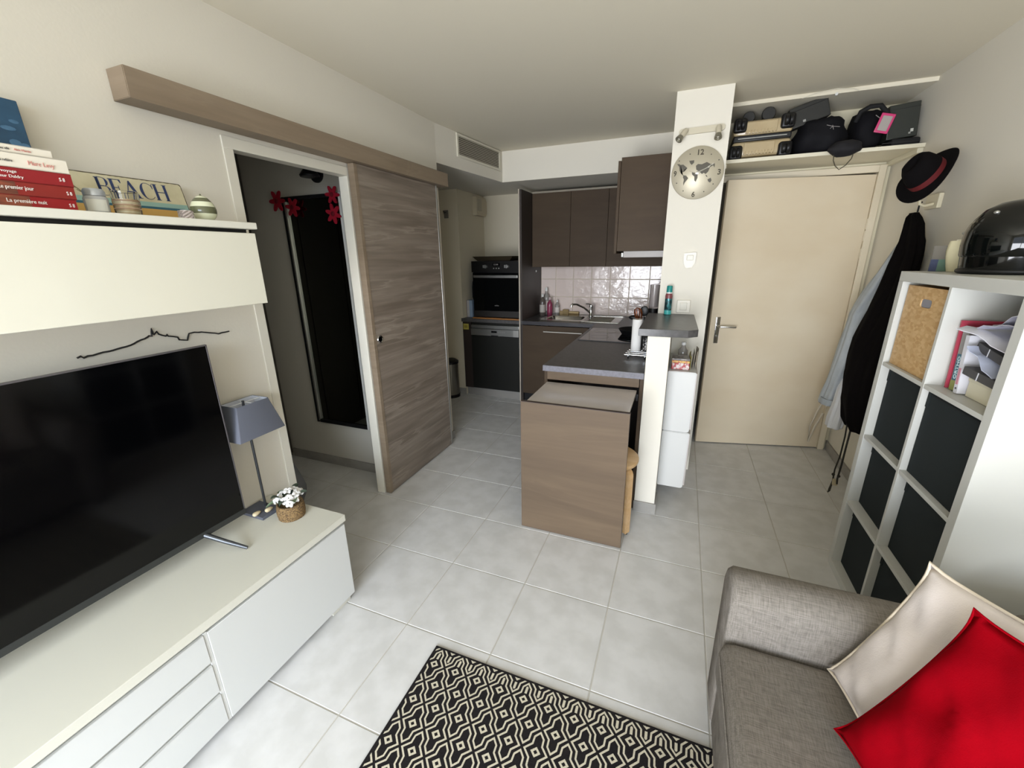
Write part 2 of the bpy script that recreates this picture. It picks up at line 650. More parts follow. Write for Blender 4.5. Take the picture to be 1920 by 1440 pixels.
t = thing('sliding_door', 'taupe wood-grain sliding door with aluminium edges, parked beside the bedroom doorway', 'door', (-0.755, 1.28, 0.006))
part(B().box(-0.775, -0.737, 0.878, 1.690, 0.006, 2.064, 0.001), 'door_panel', SLIDE, t)
part(B().box(-0.777, -0.735, 0.850, 0.878, 0.006, 2.064, 0.002), 'edge_profile', RAILW, t, label='pale edge profile')
part(B().box(-0.777, -0.734, 1.690, 1.706, 0.006, 2.064, 0.002), 'edge_profile', ALU, t, label='thin aluminium edge profile')
b = B().lathe([(0.0, 0.0015), (0.017, 0.0015), (0.020, 0.004), (0.023, 0.004), (0.025, 0.0)], (-0.737, 0.915, 1.075), 24, 'x')
part(b, 'finger_pull', CHROME, t)
b = B().lathe([(0.0, 0.0022), (0.016, 0.0022)], (-0.737, 0.915, 1.075), 20, 'x')
part(b, 'pull_recess', BLACK, t)

# wardrobe beyond the doorway
t = thing('wardrobe', 'dark flat-fronted wardrobe standing in the unlit bedroom', 'wardrobe', (-2.1, 0.5, 0))
DW = M('dark_wardrobe', '4a463f', 0.6)
part(B().box(-2.5, -1.90, -0.2, 1.055, 0.0, 2.3), 'carcass', DW, t)
for k in range(3):
    part(B().box(-1.90, -1.878, -0.2 + k * 0.42, 0.214 + k * 0.42 - 0.004, 0.03, 2.29, 0.002), 'door', DW, t)

t = thing('wall_mirror', 'tall black-framed mirror on the bedroom wall beyond the doorway', 'mirror', (-1.28, 1.05, 0.36))
part(B().box(-1.515, -1.045, 1.050, 1.058, 0.375, 1.945), 'glass', MIRROR, t)
b = B()
b.box(-1.53, -1.51, 1.036, 1.062, 0.36, 1.958, 0.002)
b.box(-1.50, -1.045, 1.036, 1.062, 0.36, 0.385, 0.002)
b.box(-1.50, -1.045, 1.036, 1.062, 1.938, 1.958, 0.002)
part(b, 'frame', BLACK, t)
part(B().box(-1.508, -1.496, 1.034, 1.052, 0.375, 1.93, 0.002), 'frame_strip', ALU, t, label='bright strip along one side')
part(B().box(-1.045, -1.030, 1.036, 1.062, 0.36, 1.958, 0.002), 'frame_strip', WHITE, t, label='white strip along one side')


def felt_flower(cx, cz, r, label, a0=0.0):
    b = B()
    pts = []
    n = 60
    for i in range(n):
        a = 2 * PI * i / n
        rr = r * (0.72 + 0.28 * math.cos(6 * a + a0))
        pts.append((cx + rr * math.cos(a), cz + rr * math.sin(a)))
    b.prism(pts, 'y', 1.020, 1.028)
    t = thing('felt_flower', label, 'decoration', (cx, 1.03, cz - r), group='red felt flowers on the mirror')
    part(b, 'petals', FLOWR, t)
    part(B().ball((cx, 1.018, cz), r * 0.24, 0.006, r * 0.24), 'flower_centre', M('dark_red_felt', '6d0418', 0.9), t)
    part(B().box(cx - 0.004, cx + 0.004, 1.026, 1.037, cz - 0.01, cz + 0.01), 'stick_pad', WHITE, t)


felt_flower(-1.55, 1.935, 0.070, 'red felt flower sticking out past the top corner of the mirror nearest the wardrobe')
felt_flower(-1.42, 1.890, 0.062, 'dark red felt flower just inside the top of the mirror, beside the overhanging one', 1.0)
felt_flower(-1.075, 1.945, 0.056, 'bright red felt flower at the mirror corner nearest the sliding door', 0.5)
felt_flower(-1.085, 1.835, 0.062, 'bright red felt flower below the one at the mirror corner by the sliding door', 2.0)

t = thing('wall_lamp', 'small black wall lamp above the bedroom mirror', 'lamp', (-1.21, 1.03, 2.05))
part(B().lathe([(0.05, 0.0), (0.05, 0.012), (0.012, 0.02)], (-1.21, 1.062, 2.075), 20, 'y', Matrix.Rotation(PI, 3, 'X')), 'wall_plate', BLACK, t)
part(B().lathe([(0.055, 2.05), (0.06, 2.06), (0.03, 2.10), (0.012, 2.105)], (-1.21, 1.0, 0), 20), 'shade', BLACK, t)

# lumpy grey bag beside the doorway
b = B()
rs = []
for k in range(9):
    z = 0.36 * k / 8
    r = 0.15 * math.sin(0.35 + 2.45 * k / 8) ** 0.6
    rs.append([(-1.22 + r * (1 + 0.12 * math.sin(3 * a + k)) * math.cos(a), 0.40 + r * (1 + 0.1 * math.cos(4 * a + k)) * math.sin(a), z)
               for a in [2 * PI * i / 20 for i in range(20)]])
b.rings(rs)
solo(b, 'laundry_bag', M('grey_bag_cloth', '6f7073', 0.95), 'slumped grey cloth bag on the bedroom floor behind the door jamb', 'bag', smooth=1.2)

# ================================================================== TV UNIT, TV, HANGING CABINET
t = thing('tv_bench', 'long low white bench with gloss fronts under the television', 'tv bench', (-0.555, -0.9, 0))
part(B().box(XL + 0.004, -0.318, -1.95, 0.046, 0.428, 0.461, 0.002), 'top', CREAM, t)
part(B().box(XL + 0.004, -0.345, -1.94, 0.040, 0.03, 0.428), 'carcass', WHITE, t)
part(B().box(-0.345, -0.335, -1.94, 0.040, 0.414, 0.427), 'grip_rail', ALU, t)
part(B().box(-0.345, -0.325, -0.566, 0.042, 0.030, 0.412, 0.002), 'drop_door', GLOSS, t)
for z0, z1 in ((0.030, 0.155), (0.168, 0.284), (0.297, 0.412)):
    d = part(B().box(-0.345, -0.325, -1.93, -0.578, z0, z1, 0.002), 'drawer', GLOSS, t)
    part(B().box(-0.345, -0.333, -1.93, -0.578, z1 + 0.001, z1 + 0.012), 'grip_rail', ALU, d)
part(B().box(-0.347, -0.328, -0.577, -0.567, 0.028, 0.416), 'divider', WHITE, t)
part(B().box(-0.43, -0.340, -0.085, 0.024, 0.0, 0.03), 'foot', CREAM, t)
part(B().box(-0.43, -0.375, -1.90, -1.80, 0.0, 0.03), 'foot', CREAM, t)
part(B().box(-0.77, -0.68, -0.085, 0.024, 0.0, 0.03), 'foot', CREAM, t)
part(B().box(-0.77, -0.68, -1.90, -1.80, 0.0, 0.03), 'foot', CREAM, t)

# television
TX = -0.64
t = thing('television', 'large black flat-screen television with thin metal edge on the white bench', 'television', (TX, -0.81, 0.461))
y0, y1, z0, z1 = -1.45, -0.172, 0.534, 1.263
part(B().box(TX - 0.045, TX - 0.004, y0 + 0.15, y1 - 0.15, z0 + 0.02, z1 - 0.22, 0.008), 'rear_housing', BLACK, t)
b = B()
b.box(TX - 0.012, TX + 0.0008, y0, y1, z1 - 0.005, z1, 0.0008)
b.box(TX - 0.012, TX + 0.0008, y1 - 0.005, y1, z0, z1, 0.0008)
b.box(TX - 0.012, TX + 0.0008, y0, y0 + 0.005, z0, z1, 0.0008)
part(b, 'edge_trim', TVEDGE, t)
part(B().box(TX - 0.010, TX, y0 + 0.005, y1 - 0.005, z0 + 0.022, z1 - 0.005), 'screen', SCREEN, t)
part(B().box(TX - 0.012, TX + 0.0015, y0, y1, z0 - 0.002, z0 + 0.022, 0.001), 'lower_bezel', M('charcoal_bezel', '2c2e2d', 0.45), t)
for yc in (-0.275, -1.35):
    b = B()
    s = 1 if yc > -0.8 else -1
    b.tube([(TX - 0.004, yc - s * 0.065, 0.538), (TX + 0.06, yc - s * 0.034, 0.503), (TX + 0.127, yc, 0.468)], [0.010, 0.009, 0.0065], 10)
    b.tube([(TX - 0.008, yc - s * 0.065, 0.538), (TX - 0.06, yc - s * 0.034, 0.503), (TX - 0.12, yc, 0.468)], [0.010, 0.009, 0.0065], 10)
    part(b, 'leg', DARKMET, t)

# hanging cabinet
t = thing('hanging_cabinet', 'white wall-hung cabinet with gloss flap front above the television', 'cabinet', (-0.62, -0.7, 1.41))
part(B().box(XL + 0.004, -0.468, -1.95, -0.038, 1.412, 1.655), 'carcass', CREAM, t)
part(B().box(-0.468, -0.448, -1.0, -0.036, 1.408, 1.655, 0.002), 'flap', CREAMG, t)
part(B().box(-0.468, -0.448, -1.95, -1.004, 1.408, 1.655, 0.002), 'flap', CREAMG, t)
part(B().box(XL + 0.004, -0.475, -1.94, -0.048, 1.655, 1.668), 'shadow_gap', BLACK, t, label='black recessed strip under the top board')
part(B().box(XL + 0.004, -0.440, -1.96, -0.030, 1.668, 1.690, 0.0015), 'top_board', CREAM, t)
ZS = 1.690

# skyline wire decoration
SKY = [(-0.48, 1.27), (-0.47, 1.275), (-0.464, 1.268), (-0.453, 1.271), (-0.44, 1.271), (-0.411, 1.274), (-0.373, 1.277), (-0.333, 1.284),
       (-0.298, 1.295), (-0.275, 1.302), (-0.271, 1.305), (-0.263, 1.302), (-0.260, 1.319), (-0.2585, 1.330), (-0.257, 1.318), (-0.255, 1.308),
       (-0.243, 1.316), (-0.24, 1.306), (-0.218, 1.294), (-0.213, 1.301), (-0.211, 1.293), (-0.18, 1.285), (-0.177, 1.274), (-0.149, 1.267),
       (-0.138, 1.292), (-0.117, 1.293), (-0.078, 1.286), (-0.027, 1.271), (0.019, 1.274)]
fine = []
for (ya, za), (yb, zb) in zip(SKY, SKY[1:]):
    n = max(1, int(math.hypot(yb - ya, zb - za) / 0.012))
    for k in range(n):
        f = k / n
        fine.append((XL + 0.004, ya + (yb - ya) * f, za + (zb - za) * f + R_.uniform(-0.0012, 0.0012)))
fine.append((XL + 0.004, *SKY[-1]))
b = B().tube(fine, 0.0029, 6)
solo(b, 'skyline_wire_art', BLACK, 'thin black wire outline of a hilltop skyline on the wall above the television', 'wall decoration')

# books lying in a stack on the cabinet
BX = -0.468


def book(name_label, zb, th, yr, cover, L=0.178, W=0.11, xo=0.0, txt=(), cut=None):
    t = thing('paperback', name_label, 'book', (BX + xo - W / 2, yr - L / 2, zb), group='paperbacks stacked on the hanging cabinet')
    x1 = BX + xo
    part(B().box(x1 - W, x1 - 0.002, yr - L + 0.003, yr - 0.003, zb + 0.0012, zb + th - 0.0012), 'pages', CREAMP, t)
    b = B()
    b.box(x1 - W, x1, yr - L, yr, zb, zb + 0.0012)
    b.box(x1 - W, x1, yr - L, yr, zb + th - 0.0014, zb + th - 0.0002)
    b.box(x1 - 0.0018, x1, yr - L, yr, zb, zb + th - 0.0002, 0.0006, 1)
    part(b, 'cover', cover, t)
    if cut:
        part(B().box(x1, x1 + 0.0003, yr - L, yr - cut, zb + 0.001, zb + th - 0.001), 'spine_picture', M('dusk_picture', '2c2420', 0.5, col2='8a4630', scale=(30, 12, 60)), t)
    for body, y, dz, h, wd, mt_ in txt:
        text(body, mt_, t, (x1 + 0.0006, y, zb + dz), (0, 1, 0), (0, 0, 1), h, wd)
    return t


TW = M('white_print', 'e3dcd5', 0.6)
TG = M('grey_print', '6c6a66', 0.6)
TR = M('faded_red_print', 'c98a80', 0.6)
RC1 = M('red_cover', '8e1418', 0.4)
RC2 = M('brick_red_cover', '84231d', 0.4)
RC3 = M('crimson_cover', '8a1a1f', 0.4)
WC = M('white_cover', 'ddd6c6', 0.5)
book('red paperback La première nuit at the bottom of the stack', 1.690, 0.026, -0.505, RC1, cut=0.085,
     txt=(('La première nuit', -0.630, 0.010, 0.0085, 0.068, TW), ('S 8', -0.521, 0.008, 0.0085, 0.010, TW)))
book('brick-red paperback Le premier jour with a dusk picture on its spine', 1.716, 0.030, -0.502, RC2, cut=0.105,
     txt=(('Le premier jour', -0.636, 0.013, 0.0085, 0.058, TW), ('S 8', -0.519, 0.010, 0.0085, 0.010, TW)))
book('crimson paperback with a two-line title, under the two white ones', 1.746, 0.030, -0.500, RC3, xo=-0.001,
     txt=(("L'étrange voyage", -0.660, 0.0185, 0.0062, 0.062, TW), ('de Monsieur Daldry', -0.660, 0.0075, 0.0062, 0.071, TW), ('S 8', -0.525, 0.011, 0.0085, 0.010, TW)))
book('thick white paperback with faded red author name, second from the top', 1.776, 0.032, -0.500, WC, xo=-0.003,
     txt=(("Si c'était à refaire", -0.640, 0.012, 0.0060, 0.042, TG), ('Marc Levy', -0.572, 0.010, 0.0095, 0.046, TR)))
book('thin white paperback on top of the book stack', 1.808, 0.018, -0.522, WC, xo=-0.006,
     txt=(('Du côté de chez elle', -0.643, 0.006, 0.0050, 0.048, TG), ('Alex Martin', -0.588, 0.006, 0.0048, 0.028, TR)))

# blue canvas leaning on the wall
t = thing('canvas_picture', 'deep blue canvas picture standing against the wall behind the books', 'picture', (-0.735, -0.60, ZS))
mt = Matrix.Translation((-0.722, -0.452, ZS)) @ Matrix.Rotation(math.radians(-6), 4, 'Y') @ Matrix.Rotation(math.radians(-2), 4, 'X')
BLUE = M('blue_painting', '1f3a4f', 0.6, col2='2f5573', scale=(6, 6, 10))
part(B().box(-0.018, 0, -0.30, 0, 0, 0.302, 0.002, mat=mt), 'canvas', BLUE, t)
LB = M('light_blue_paint', '4d7291', 0.6, col2='3a5f7c', scale=(40, 40, 40))
for (yy, zz, ry, rz) in ((-0.015, 0.17, 0.014, 0.010), (-0.03, 0.19, 0.012, 0.009), (-0.012, 0.185, 0.010, 0.008), (-0.035, 0.225, 0.015, 0.006), (-0.02, 0.245, 0.010, 0.005)):
    pp = [mt @ Vector((0.0012, yy + ry * math.cos(a), zz + rz * math.sin(a))) for a in [2 * PI * i / 10 for i in range(10)]]
    part(B().poly(pp, (-0.002, 0, 0)), 'paint_patch', LB, t)

# BEACH sign
t = thing('beach_sign', 'vintage tin sign reading BEACH leaning on the wall behind the jars', 'sign', (-0.72, -0.30, ZS))
SH = 0.146
Ms = Matrix.Translation((-0.715, 0, ZS)) @ Matrix.Rotation(math.radians(-14), 4, 'Y')
SY0, SY1 = -0.51, -0.066


def sign_pt(y, z, o):
    return Ms @ Vector((o, y, z))


def sign_poly(pts, o, th=0.0006):
    b = B()
    n = (Ms.to_3x3() @ Vector((1, 0, 0))) * th
    b.poly([sign_pt(y, z, o) for y, z in pts], n)
    return b


def rrect(y0, y1, z0, z1, r, jag=0.0):
    pts = []
    for cx, cz, a0 in ((y1 - r, z0 + r, -90), (y1 - r, z1 - r, 0), (y0 + r, z1 - r, 90), (y0 + r, z0 + r, 180)):
        for k in range(5):
            a = math.radians(a0 + 90 * k / 4)
            pts.append((cx + r * math.cos(a), cz + r * math.sin(a)))
    if jag:
        out = []
        n = len(pts)
        for i in range(n):
            (ya, za), (yb, zb) = pts[i], pts[(i + 1) % n]
            d = math.hypot(yb - ya, zb - za)
            k = max(1, int(d / 0.008))
            for q in range(k):
                f = q / k
                out.append((ya + (yb - ya) * f + R_.uniform(-jag, jag), za + (zb - za) * f + R_.uniform(-jag, jag)))
        pts = out
    return pts


part(sign_poly(rrect(SY0, SY1, 0, SH, 0.008), -0.004, 0.004), 'rim', M('rusty_rim', '4b4132', 0.8), t, smooth=0)
part(sign_poly(rrect(SY0 + 0.003, SY1 - 0.003, 0.002, SH - 0.003, 0.007, 0.0007), 0.0), 'face', M('aged_cream_paint', 'cbc4a6', 0.6, col2='bdb596', scale=(20, 20, 20)), t, smooth=0)
part(sign_poly([(SY0 + 0.003, 0.056), (SY1 - 0.003, 0.056), (SY1 - 0.003, 0.071), (SY0 + 0.003, 0.071)], 0.0008), 'sea_stripe', M('pale_sea_paint', '8fb0a8', 0.6), t, smooth=0)
part(sign_poly([(SY0 + 0.003, 0.048), (SY1 - 0.003, 0.048), (SY1 - 0.003, 0.056), (SY0 + 0.003, 0.056)], 0.0008), 'sea_stripe', M('deep_sea_paint', '2d5d70', 0.6), t, smooth=0)
part(sign_poly([(SY0 + 0.003, 0.004), (SY1 - 0.003, 0.004), (SY1 - 0.003, 0.048), (SY0 + 0.003, 0.048)], 0.0008), 'sand_stripe', M('sand_paint', 'c09a55', 0.6), t, smooth=0)
NAVY = M('navy_print', '2b3a63', 0.6)
# didone capitals drawn as polygons in a box 1 high
GL = {
    'B': ([[(0, 0), (0.14, 0), (0.14, 0.04), (0.14, 0.96), (0.14, 1), (0, 1), (0, 0.97), (0.05, 0.96), (0.05, 0.04), (0, 0.03)],
           [(0.19, 0), (0.19, 1), (0.05, 1), (0.05, 0)]], 0.66, ((0.36, 0.76, 0.24, 0.25), (0.38, 0.26, 0.27, 0.27))),
    'E': ([[(0.05, 0), (0.2, 0), (0.2, 1), (0.05, 1)], [(0, 0.965), (0.6, 0.965), (0.6, 1), (0, 1)], [(0, 0), (0.62, 0), (0.62, 0.035), (0, 0.035)],
           [(0.2, 0.49), (0.42, 0.49), (0.42, 0.525), (0.2, 0.525)], [(0.57, 0.80), (0.6, 0.80), (0.6, 0.97), (0.5, 0.97)], [(0.59, 0.22), (0.62, 0.22), (0.62, 0.03), (0.5, 0.03)], [(0.40, 0.38), (0.43, 0.38), (0.43, 0.63), (0.40, 0.63)]], 0.64, ()),
    'A': ([[(0.06, 0), (0.10, 0), (0.40, 0.95), (0.37, 1)], [(0.37, 1), (0.43, 1), (0.80, 0), (0.62, 0), (0.32, 0.86)], [(0.18, 0.30), (0.53, 0.30), (0.52, 0.34), (0.19, 0.34)],
           [(0, 0), (0.2, 0), (0.2, 0.03), (0, 0.03)], [(0.54, 0), (0.88, 0), (0.88, 0.03), (0.54, 0.03)]], 0.86, ()),
    'C': ([], 0.78, ('arc',)),
    'H': ([[(0.06, 0), (0.21, 0), (0.21, 1), (0.06, 1)], [(0.61, 0), (0.76, 0), (0.76, 1), (0.61, 1)], [(0.2, 0.49), (0.62, 0.49), (0.62, 0.53), (0.2, 0.53)],
           [(0, 0), (0.27, 0), (0.27, 0.03), (0, 0.03)], [(0, 0.97), (0.27, 0.97), (0.27, 1), (0, 1)], [(0.55, 0), (0.82, 0), (0.82, 0.03), (0.55, 0.03)], [(0.55, 0.97), (0.82, 0.97), (0.82, 1), (0.55, 1)]], 0.84, ()),
}
LH = 0.054
yy = -0.322
nrm = (Ms.to_3x3() @ Vector((1, 0, 0))) * 0.0008
for ch in 'BEACH':
    polys, wd, extra = GL[ch]
    b = B()
    P2 = lambda p: sign_pt(yy + p[0] * LH, 0.080 + p[1] * LH, 0.0008)
    for pl in polys:
        b.poly([P2(p) for p in pl], nrm)
    if ch == 'B':
        for cx, cy, rx, ry in extra:
            n = 12
            for k in range(n):
                a, a2 = -PI / 2 + PI * k / n, -PI / 2 + PI * (k + 1) / n
                def q(a, inn):
                    wI = 0.02 + 0.10 * math.cos(a)
                    return (cx + (rx - (wI if inn else 0)) * math.cos(a) - 0.1 * 0, cy + (ry - (0.02 if inn else 0)) * math.sin(a))
                b.poly([P2(q(a, 0)), P2(q(a2, 0)), P2(q(a2, 1)), P2(q(a, 1))], nrm)
            for sgn in (-1, 1):
                zq = cy + sgn * ry
                b.poly([P2((0.15, zq - 0.012)), P2((cx, zq - 0.012)), P2((cx, zq + 0.012)), P2((0.15, zq + 0.012))], nrm)
    if ch == 'C':
        n = 26
        for k in range(n):
            a, a2 = math.radians(40 + 280 * k / n), math.radians(40 + 280 * (k + 1) / n)
            def q(a, inn):
                wI = 0.025 + 0.14 * max(0, -math.cos(a))
                return (0.42 + (0.40 - (wI if inn else 0)) * math.cos(a), 0.5 + (0.51 - (0.025 if inn else 0)) * math.sin(a))
            b.poly([P2(q(a, 0)), P2(q(a2, 0)), P2(q(a2, 1)), P2(q(a, 1))], nrm)
        b.poly([P2((0.70, 0.80)), P2((0.73, 0.66)), P2((0.75, 0.66)), P2((0.75, 0.97)), P2((0.73, 0.97))], nrm)
    part(b, 'letter', NAVY, t, smooth=0)
    yy += wd * LH
# faint palm strokes on the hidden end of the sign
for k in range(3):
    b = B().tube([sign_pt(-0.40 + k * 0.012, 0.112 - k * 0.012, 0.001), sign_pt(-0.385 + k * 0.012, 0.106 - k * 0.014, 0.001), sign_pt(-0.372 + k * 0.012, 0.090 - k * 0.014, 0.001)], 0.0012, 5)
    part(b, 'painted_stroke', M('brown_print', '7c755c', 0.7), t)

# jars and bits on the cabinet
c = (-0.535, -0.432, ZS)
t = thing('candle_jar', 'small glass jar with silver lid and white label next to the books', 'jar', c)
part(B().lathe([(0.0235, 0.0), (0.0255, 0.003), (0.0265, 0.04), (0.024, 0.046), (0.021, 0.048)], c, 28), 'jar_body', M('pearl_glass', 'b7b9bb', 0.15, coat=0.4), t)
part(B().lathe([(0.0235, 0.048), (0.0238, 0.060), (0.020, 0.066), (0.0, 0.067)], c, 28), 'lid', M('silver_lid', 'b9bfc8', 0.3, 0.5), t)
b = B()
rs = [[(c[0] + 0.0272 * math.cos(a), c[1] + 0.0272 * math.sin(a), c[2] + z) for a in [math.radians(-75 + 100 * i / 10) for i in range(11)]] for z in (0.008, 0.038)]
b.rings(rs, close=False, caps=False)
part(b, 'label', M('white_label', 'd9dad2', 0.5), t)
c = (-0.525, -0.366, ZS)
t = thing('scented_candle', 'glass candle tumbler with layered cream wax before the BEACH sign', 'candle', c)
part(B().lathe([(0.0, 0.004), (0.0265, 0.004), (0.0275, 0.012), (0.0280, 0.018), (0.0275, 0.026), (0.0285, 0.032), (0.0280, 0.040), (0.0288, 0.045), (0.0, 0.045)], c, 32), 'wax',
     M('layered_wax', 'c8ac84', 0.5, col2='e2d7b4', scale=(4, 4, 130), lo=0.42, hi=0.55), t)
part(B().lathe([(0.0285, 0.0), (0.0305, 0.002), (0.0318, 0.066), (0.0304, 0.067), (0.0293, 0.046), (0.0288, 0.005), (0.0, 0.003)], c, 32), 'glass', GLASS, t)
for k in range(3):
    zz = c[2] + (0.041, 0.030, 0.020)[k]
    b = B().tube([(c[0] + 0.0297 * math.cos(a), c[1] + 0.0297 * math.sin(a), zz) for a in [2 * PI * i / 28 for i in range(28)]], 0.0016, 6, True)
    part(b, 'bead_row', M('pink_beige_glass', 'c7a58b', 0.3), t)
c = (-0.520, -0.212, ZS)
t = thing('tealight_holder', 'tiny mirrored tealight glass in front of the sign', 'tealight holder', c)
b = B()
rs = []
for k in range(7):
    z = 0.028 * k / 6
    rs.append([(c[0] + (0.0195 + 0.0025 * ((i + k) % 2)) * math.cos(2 * PI * i / 18), c[1] + (0.0195 + 0.0025 * ((i + k) % 2)) * math.sin(2 * PI * i / 18), c[2] + z) for i in range(18)])
b.rings(rs)
part(b, 'faceted_glass', M('mercury_glass', 'cfc6cb', 0.12, 0.9), t, smooth=0)
part(B().lathe([(0.015, 0.0285), (0.014, 0.030), (0.0, 0.030)], c, 16), 'tealight', WHITE, t)
c = (-0.545, -0.137, ZS)
t = thing('striped_egg_ornament', 'egg-shaped ornament with cream and olive bands at the end of the shelf', 'ornament', c)
EGG = [(math.sin(PI * k / 24) * 0.0375 * (1 + 0.20 * math.cos(PI * k / 24)), 0.042 - 0.042 * math.cos(PI * k / 24)) for k in range(25)]
EGG = [(r, z) for r, z in EGG]
bands = [(0, 4, 'd'), (4, 9, 'c'), (9, 13, 'o'), (13, 16, 'c'), (16, 19, 'o'), (19, 22, 'c'), (22, 24, 'o')]
OL = M('olive_glaze', '5f6147', 0.18, coat=0.4)
CRG = M('cream_glaze', 'd9dcc0', 0.18, coat=0.4)
for a, z, kk in bands:
    part(B().rings([[(c[0] + max(EGG[q][0], 1e-4) * math.cos(2 * PI * i / 32), c[1] + max(EGG[q][0], 1e-4) * math.sin(2 * PI * i / 32), c[2] + EGG[q][1]) for i in range(32)] for q in range(a, z + 1)], caps=False),
         'band', {'c': CRG, 'o': OL, 'd': M('dark_olive', '3d3f30', 0.3)}[kk], t, smooth=3)
part(B().lathe([(0.004, 0.083), (0.002, 0.088), (0.0, 0.090)], c, 10), 'tip', OL, t)

# table lamp on the bench
c = (-0.695, -0.070, 0.461)
t = thing('table_lamp', 'slim table lamp with slate-blue rectangular shade behind the television corner', 'lamp', c)
part(B().box(-0.765, -0.625, -0.120, -0.025, 0.461, 0.475, 0.002), 'base', SHADE, t)
part(B().tube([(-0.70, -0.045, 0.475), (-0.70, -0.045, 0.99)], 0.0055, 10), 'stem', DARKMET, t)


def rect_ring(cx, cy, hx, hy, z, r=0.006):
    pts = []
    for sx, sy, a0 in ((1, -1, -90), (1, 1, 0), (-1, 1, 90), (-1, -1, 180)):
        for k in range(4):
            a = math.radians(a0 + 30 * k)
            pts.append((cx + sx * (hx - r) + r * math.cos(a), cy + sy * (hy - r) + r * math.sin(a), z))
    return pts


SC = (-0.700, -0.037)
b = B().rings([rect_ring(*SC, 0.080, 0.108, 0.842), rect_ring(*SC, 0.050, 0.074, 0.985)], caps=False)
sh = part(b, 'shade', SHADE, t, smooth=0.5)
b = B().rings([rect_ring(*SC, 0.078, 0.106, 0.843), rect_ring(*SC, 0.048, 0.072, 0.984)], caps=False)
part(b, 'lining', SHADEIN, sh, smooth=0.5)
b = B().tube([(SC[0], SC[1] - 0.072, 0.982), (SC[0], SC[1] + 0.072, 0.982)], 0.0015, 6).tube([(SC[0] - 0.048, SC[1], 0.982), (SC[0] + 0.048, SC[1], 0.982)], 0.0015, 6)
part(b, 'shade_carrier', WHITE, sh)
SHM = M('shell_beige', 'c9b48c', 0.5, col2='ddcfae', scale=(40, 40, 40))
for k, (x, y, lab) in enumerate(((-0.668, -0.113, 'speckled beige seashell on the lamp base nearer the television'), (-0.645, -0.070, 'ribbed beige seashell on the lamp base by the flower basket'))):
    b = B()
    rs = []
    for q in range(9):
        f = -1 + 2 * q / 8
        rr = math.sqrt(max(0, 1 - f * f)) * (1 - 0.25 * f)
        rs.append([(x + 0.0105 * max(rr, 0.02) * math.cos(a), y + 0.020 * f, 0.4835 + 0.0095 * max(rr, 0.02) * (math.sin(a) + 0.05 * math.sin(6 * a))) for a in [2 * PI * i / 18 for i in range(18)]])
    b.rings(rs)
    solo(b, 'seashell', SHM, lab, 'shell', group='shells on the lamp base', smooth=1.2)

# flower basket
c = Vector((-0.535, -0.045, 0.461))
t = thing('flower_basket', 'round seagrass basket of white blossoms at the end of the white bench', 'plant', c)
BASK = M('seagrass', '58442f', 0.85, col2='93784f', scale=(190, 190, 260), lo=0.42, hi=0.58, bump=0.9, bscale=(260, 260, 420))
prof = [(0.0, 0.002)]
for k in range(29):
    z = 0.0005 + 0.068 * k / 28
    prof.append((0.053 + 0.004 * math.sin(PI * k / 28) + 0.0013 * math.sin(2 * PI * k / 3.5), z))
prof += [(0.048, 0.069), (0.047, 0.055), (0.0, 0.055)]
part(B().lathe(prof, c, 40), 'basket', BASK, t, smooth=1.0)
LEAF = M('dusty_green_leaf', '4f5f48', 0.6, col2='65765a', scale=(30, 30, 30))
LEAFD = M('dark_leaf', '3f4a3c', 0.6)
for k, (a, L, wd, z0, dr, mt) in enumerate(((-2.3, 0.070, 0.030, 0.075, -0.010, LEAF), (-0.35, 0.055, 0.036, 0.078, 0.004, LEAF), (0.6, 0.055, 0.03, 0.078, 0.01, LEAFD), (1.9, 0.06, 0.03, 0.08, 0.01, LEAFD),
                                            (3.0, 0.06, 0.03, 0.08, 0.0, LEAF), (-1.3, 0.045, 0.03, 0.085, -0.004, LEAFD), (-1.8, 0.05, 0.026, 0.09, 0.01, LEAFD), (2.5, 0.07, 0.026, 0.07, -0.012, LEAF))):
    b = B()
    u = Vector((math.cos(a), math.sin(a), 0))
    v = Vector((-u.y, u.x, 0))
    rs = []
    for q in range(8):
        f = q / 7
        ww = wd * 0.5 * math.sin(PI * (0.08 + 0.9 * f)) ** 0.8
        ce = c + u * (0.022 + L * f) + Vector((0, 0, z0 + 0.02 * math.sin(PI * f * 0.8) + dr * f * 2))
        rs.append([ce - v * ww + Vector((0, 0, 0.006)), ce - v * ww * 0.5 + Vector((0, 0, 0.001)), ce, ce + v * ww * 0.5 + Vector((0, 0, 0.001)), ce + v * ww + Vector((0, 0, 0.006))])
    b.rings(rs, close=False, caps=False)
    part(b, 'leaf', mt, t, smooth=2)
BLOS = M('white_petal', 'dcdad6', 0.7)
rf = random.Random(3)
fl = [(0.0, 0.0, 0.128), (0.026, -0.020, 0.108), (-0.03, -0.012, 0.112), (0.005, 0.030, 0.122), (-0.018, 0.026, 0.118), (0.032, 0.016, 0.112), (0.010, -0.034, 0.098), (-0.012, -0.036, 0.104),
      (0.042, -0.004, 0.096), (0.030, 0.040, 0.108), (-0.042, 0.008, 0.108), (0.016, 0.050, 0.106), (0.040, -0.030, 0.090), (-0.034, -0.036, 0.094)]
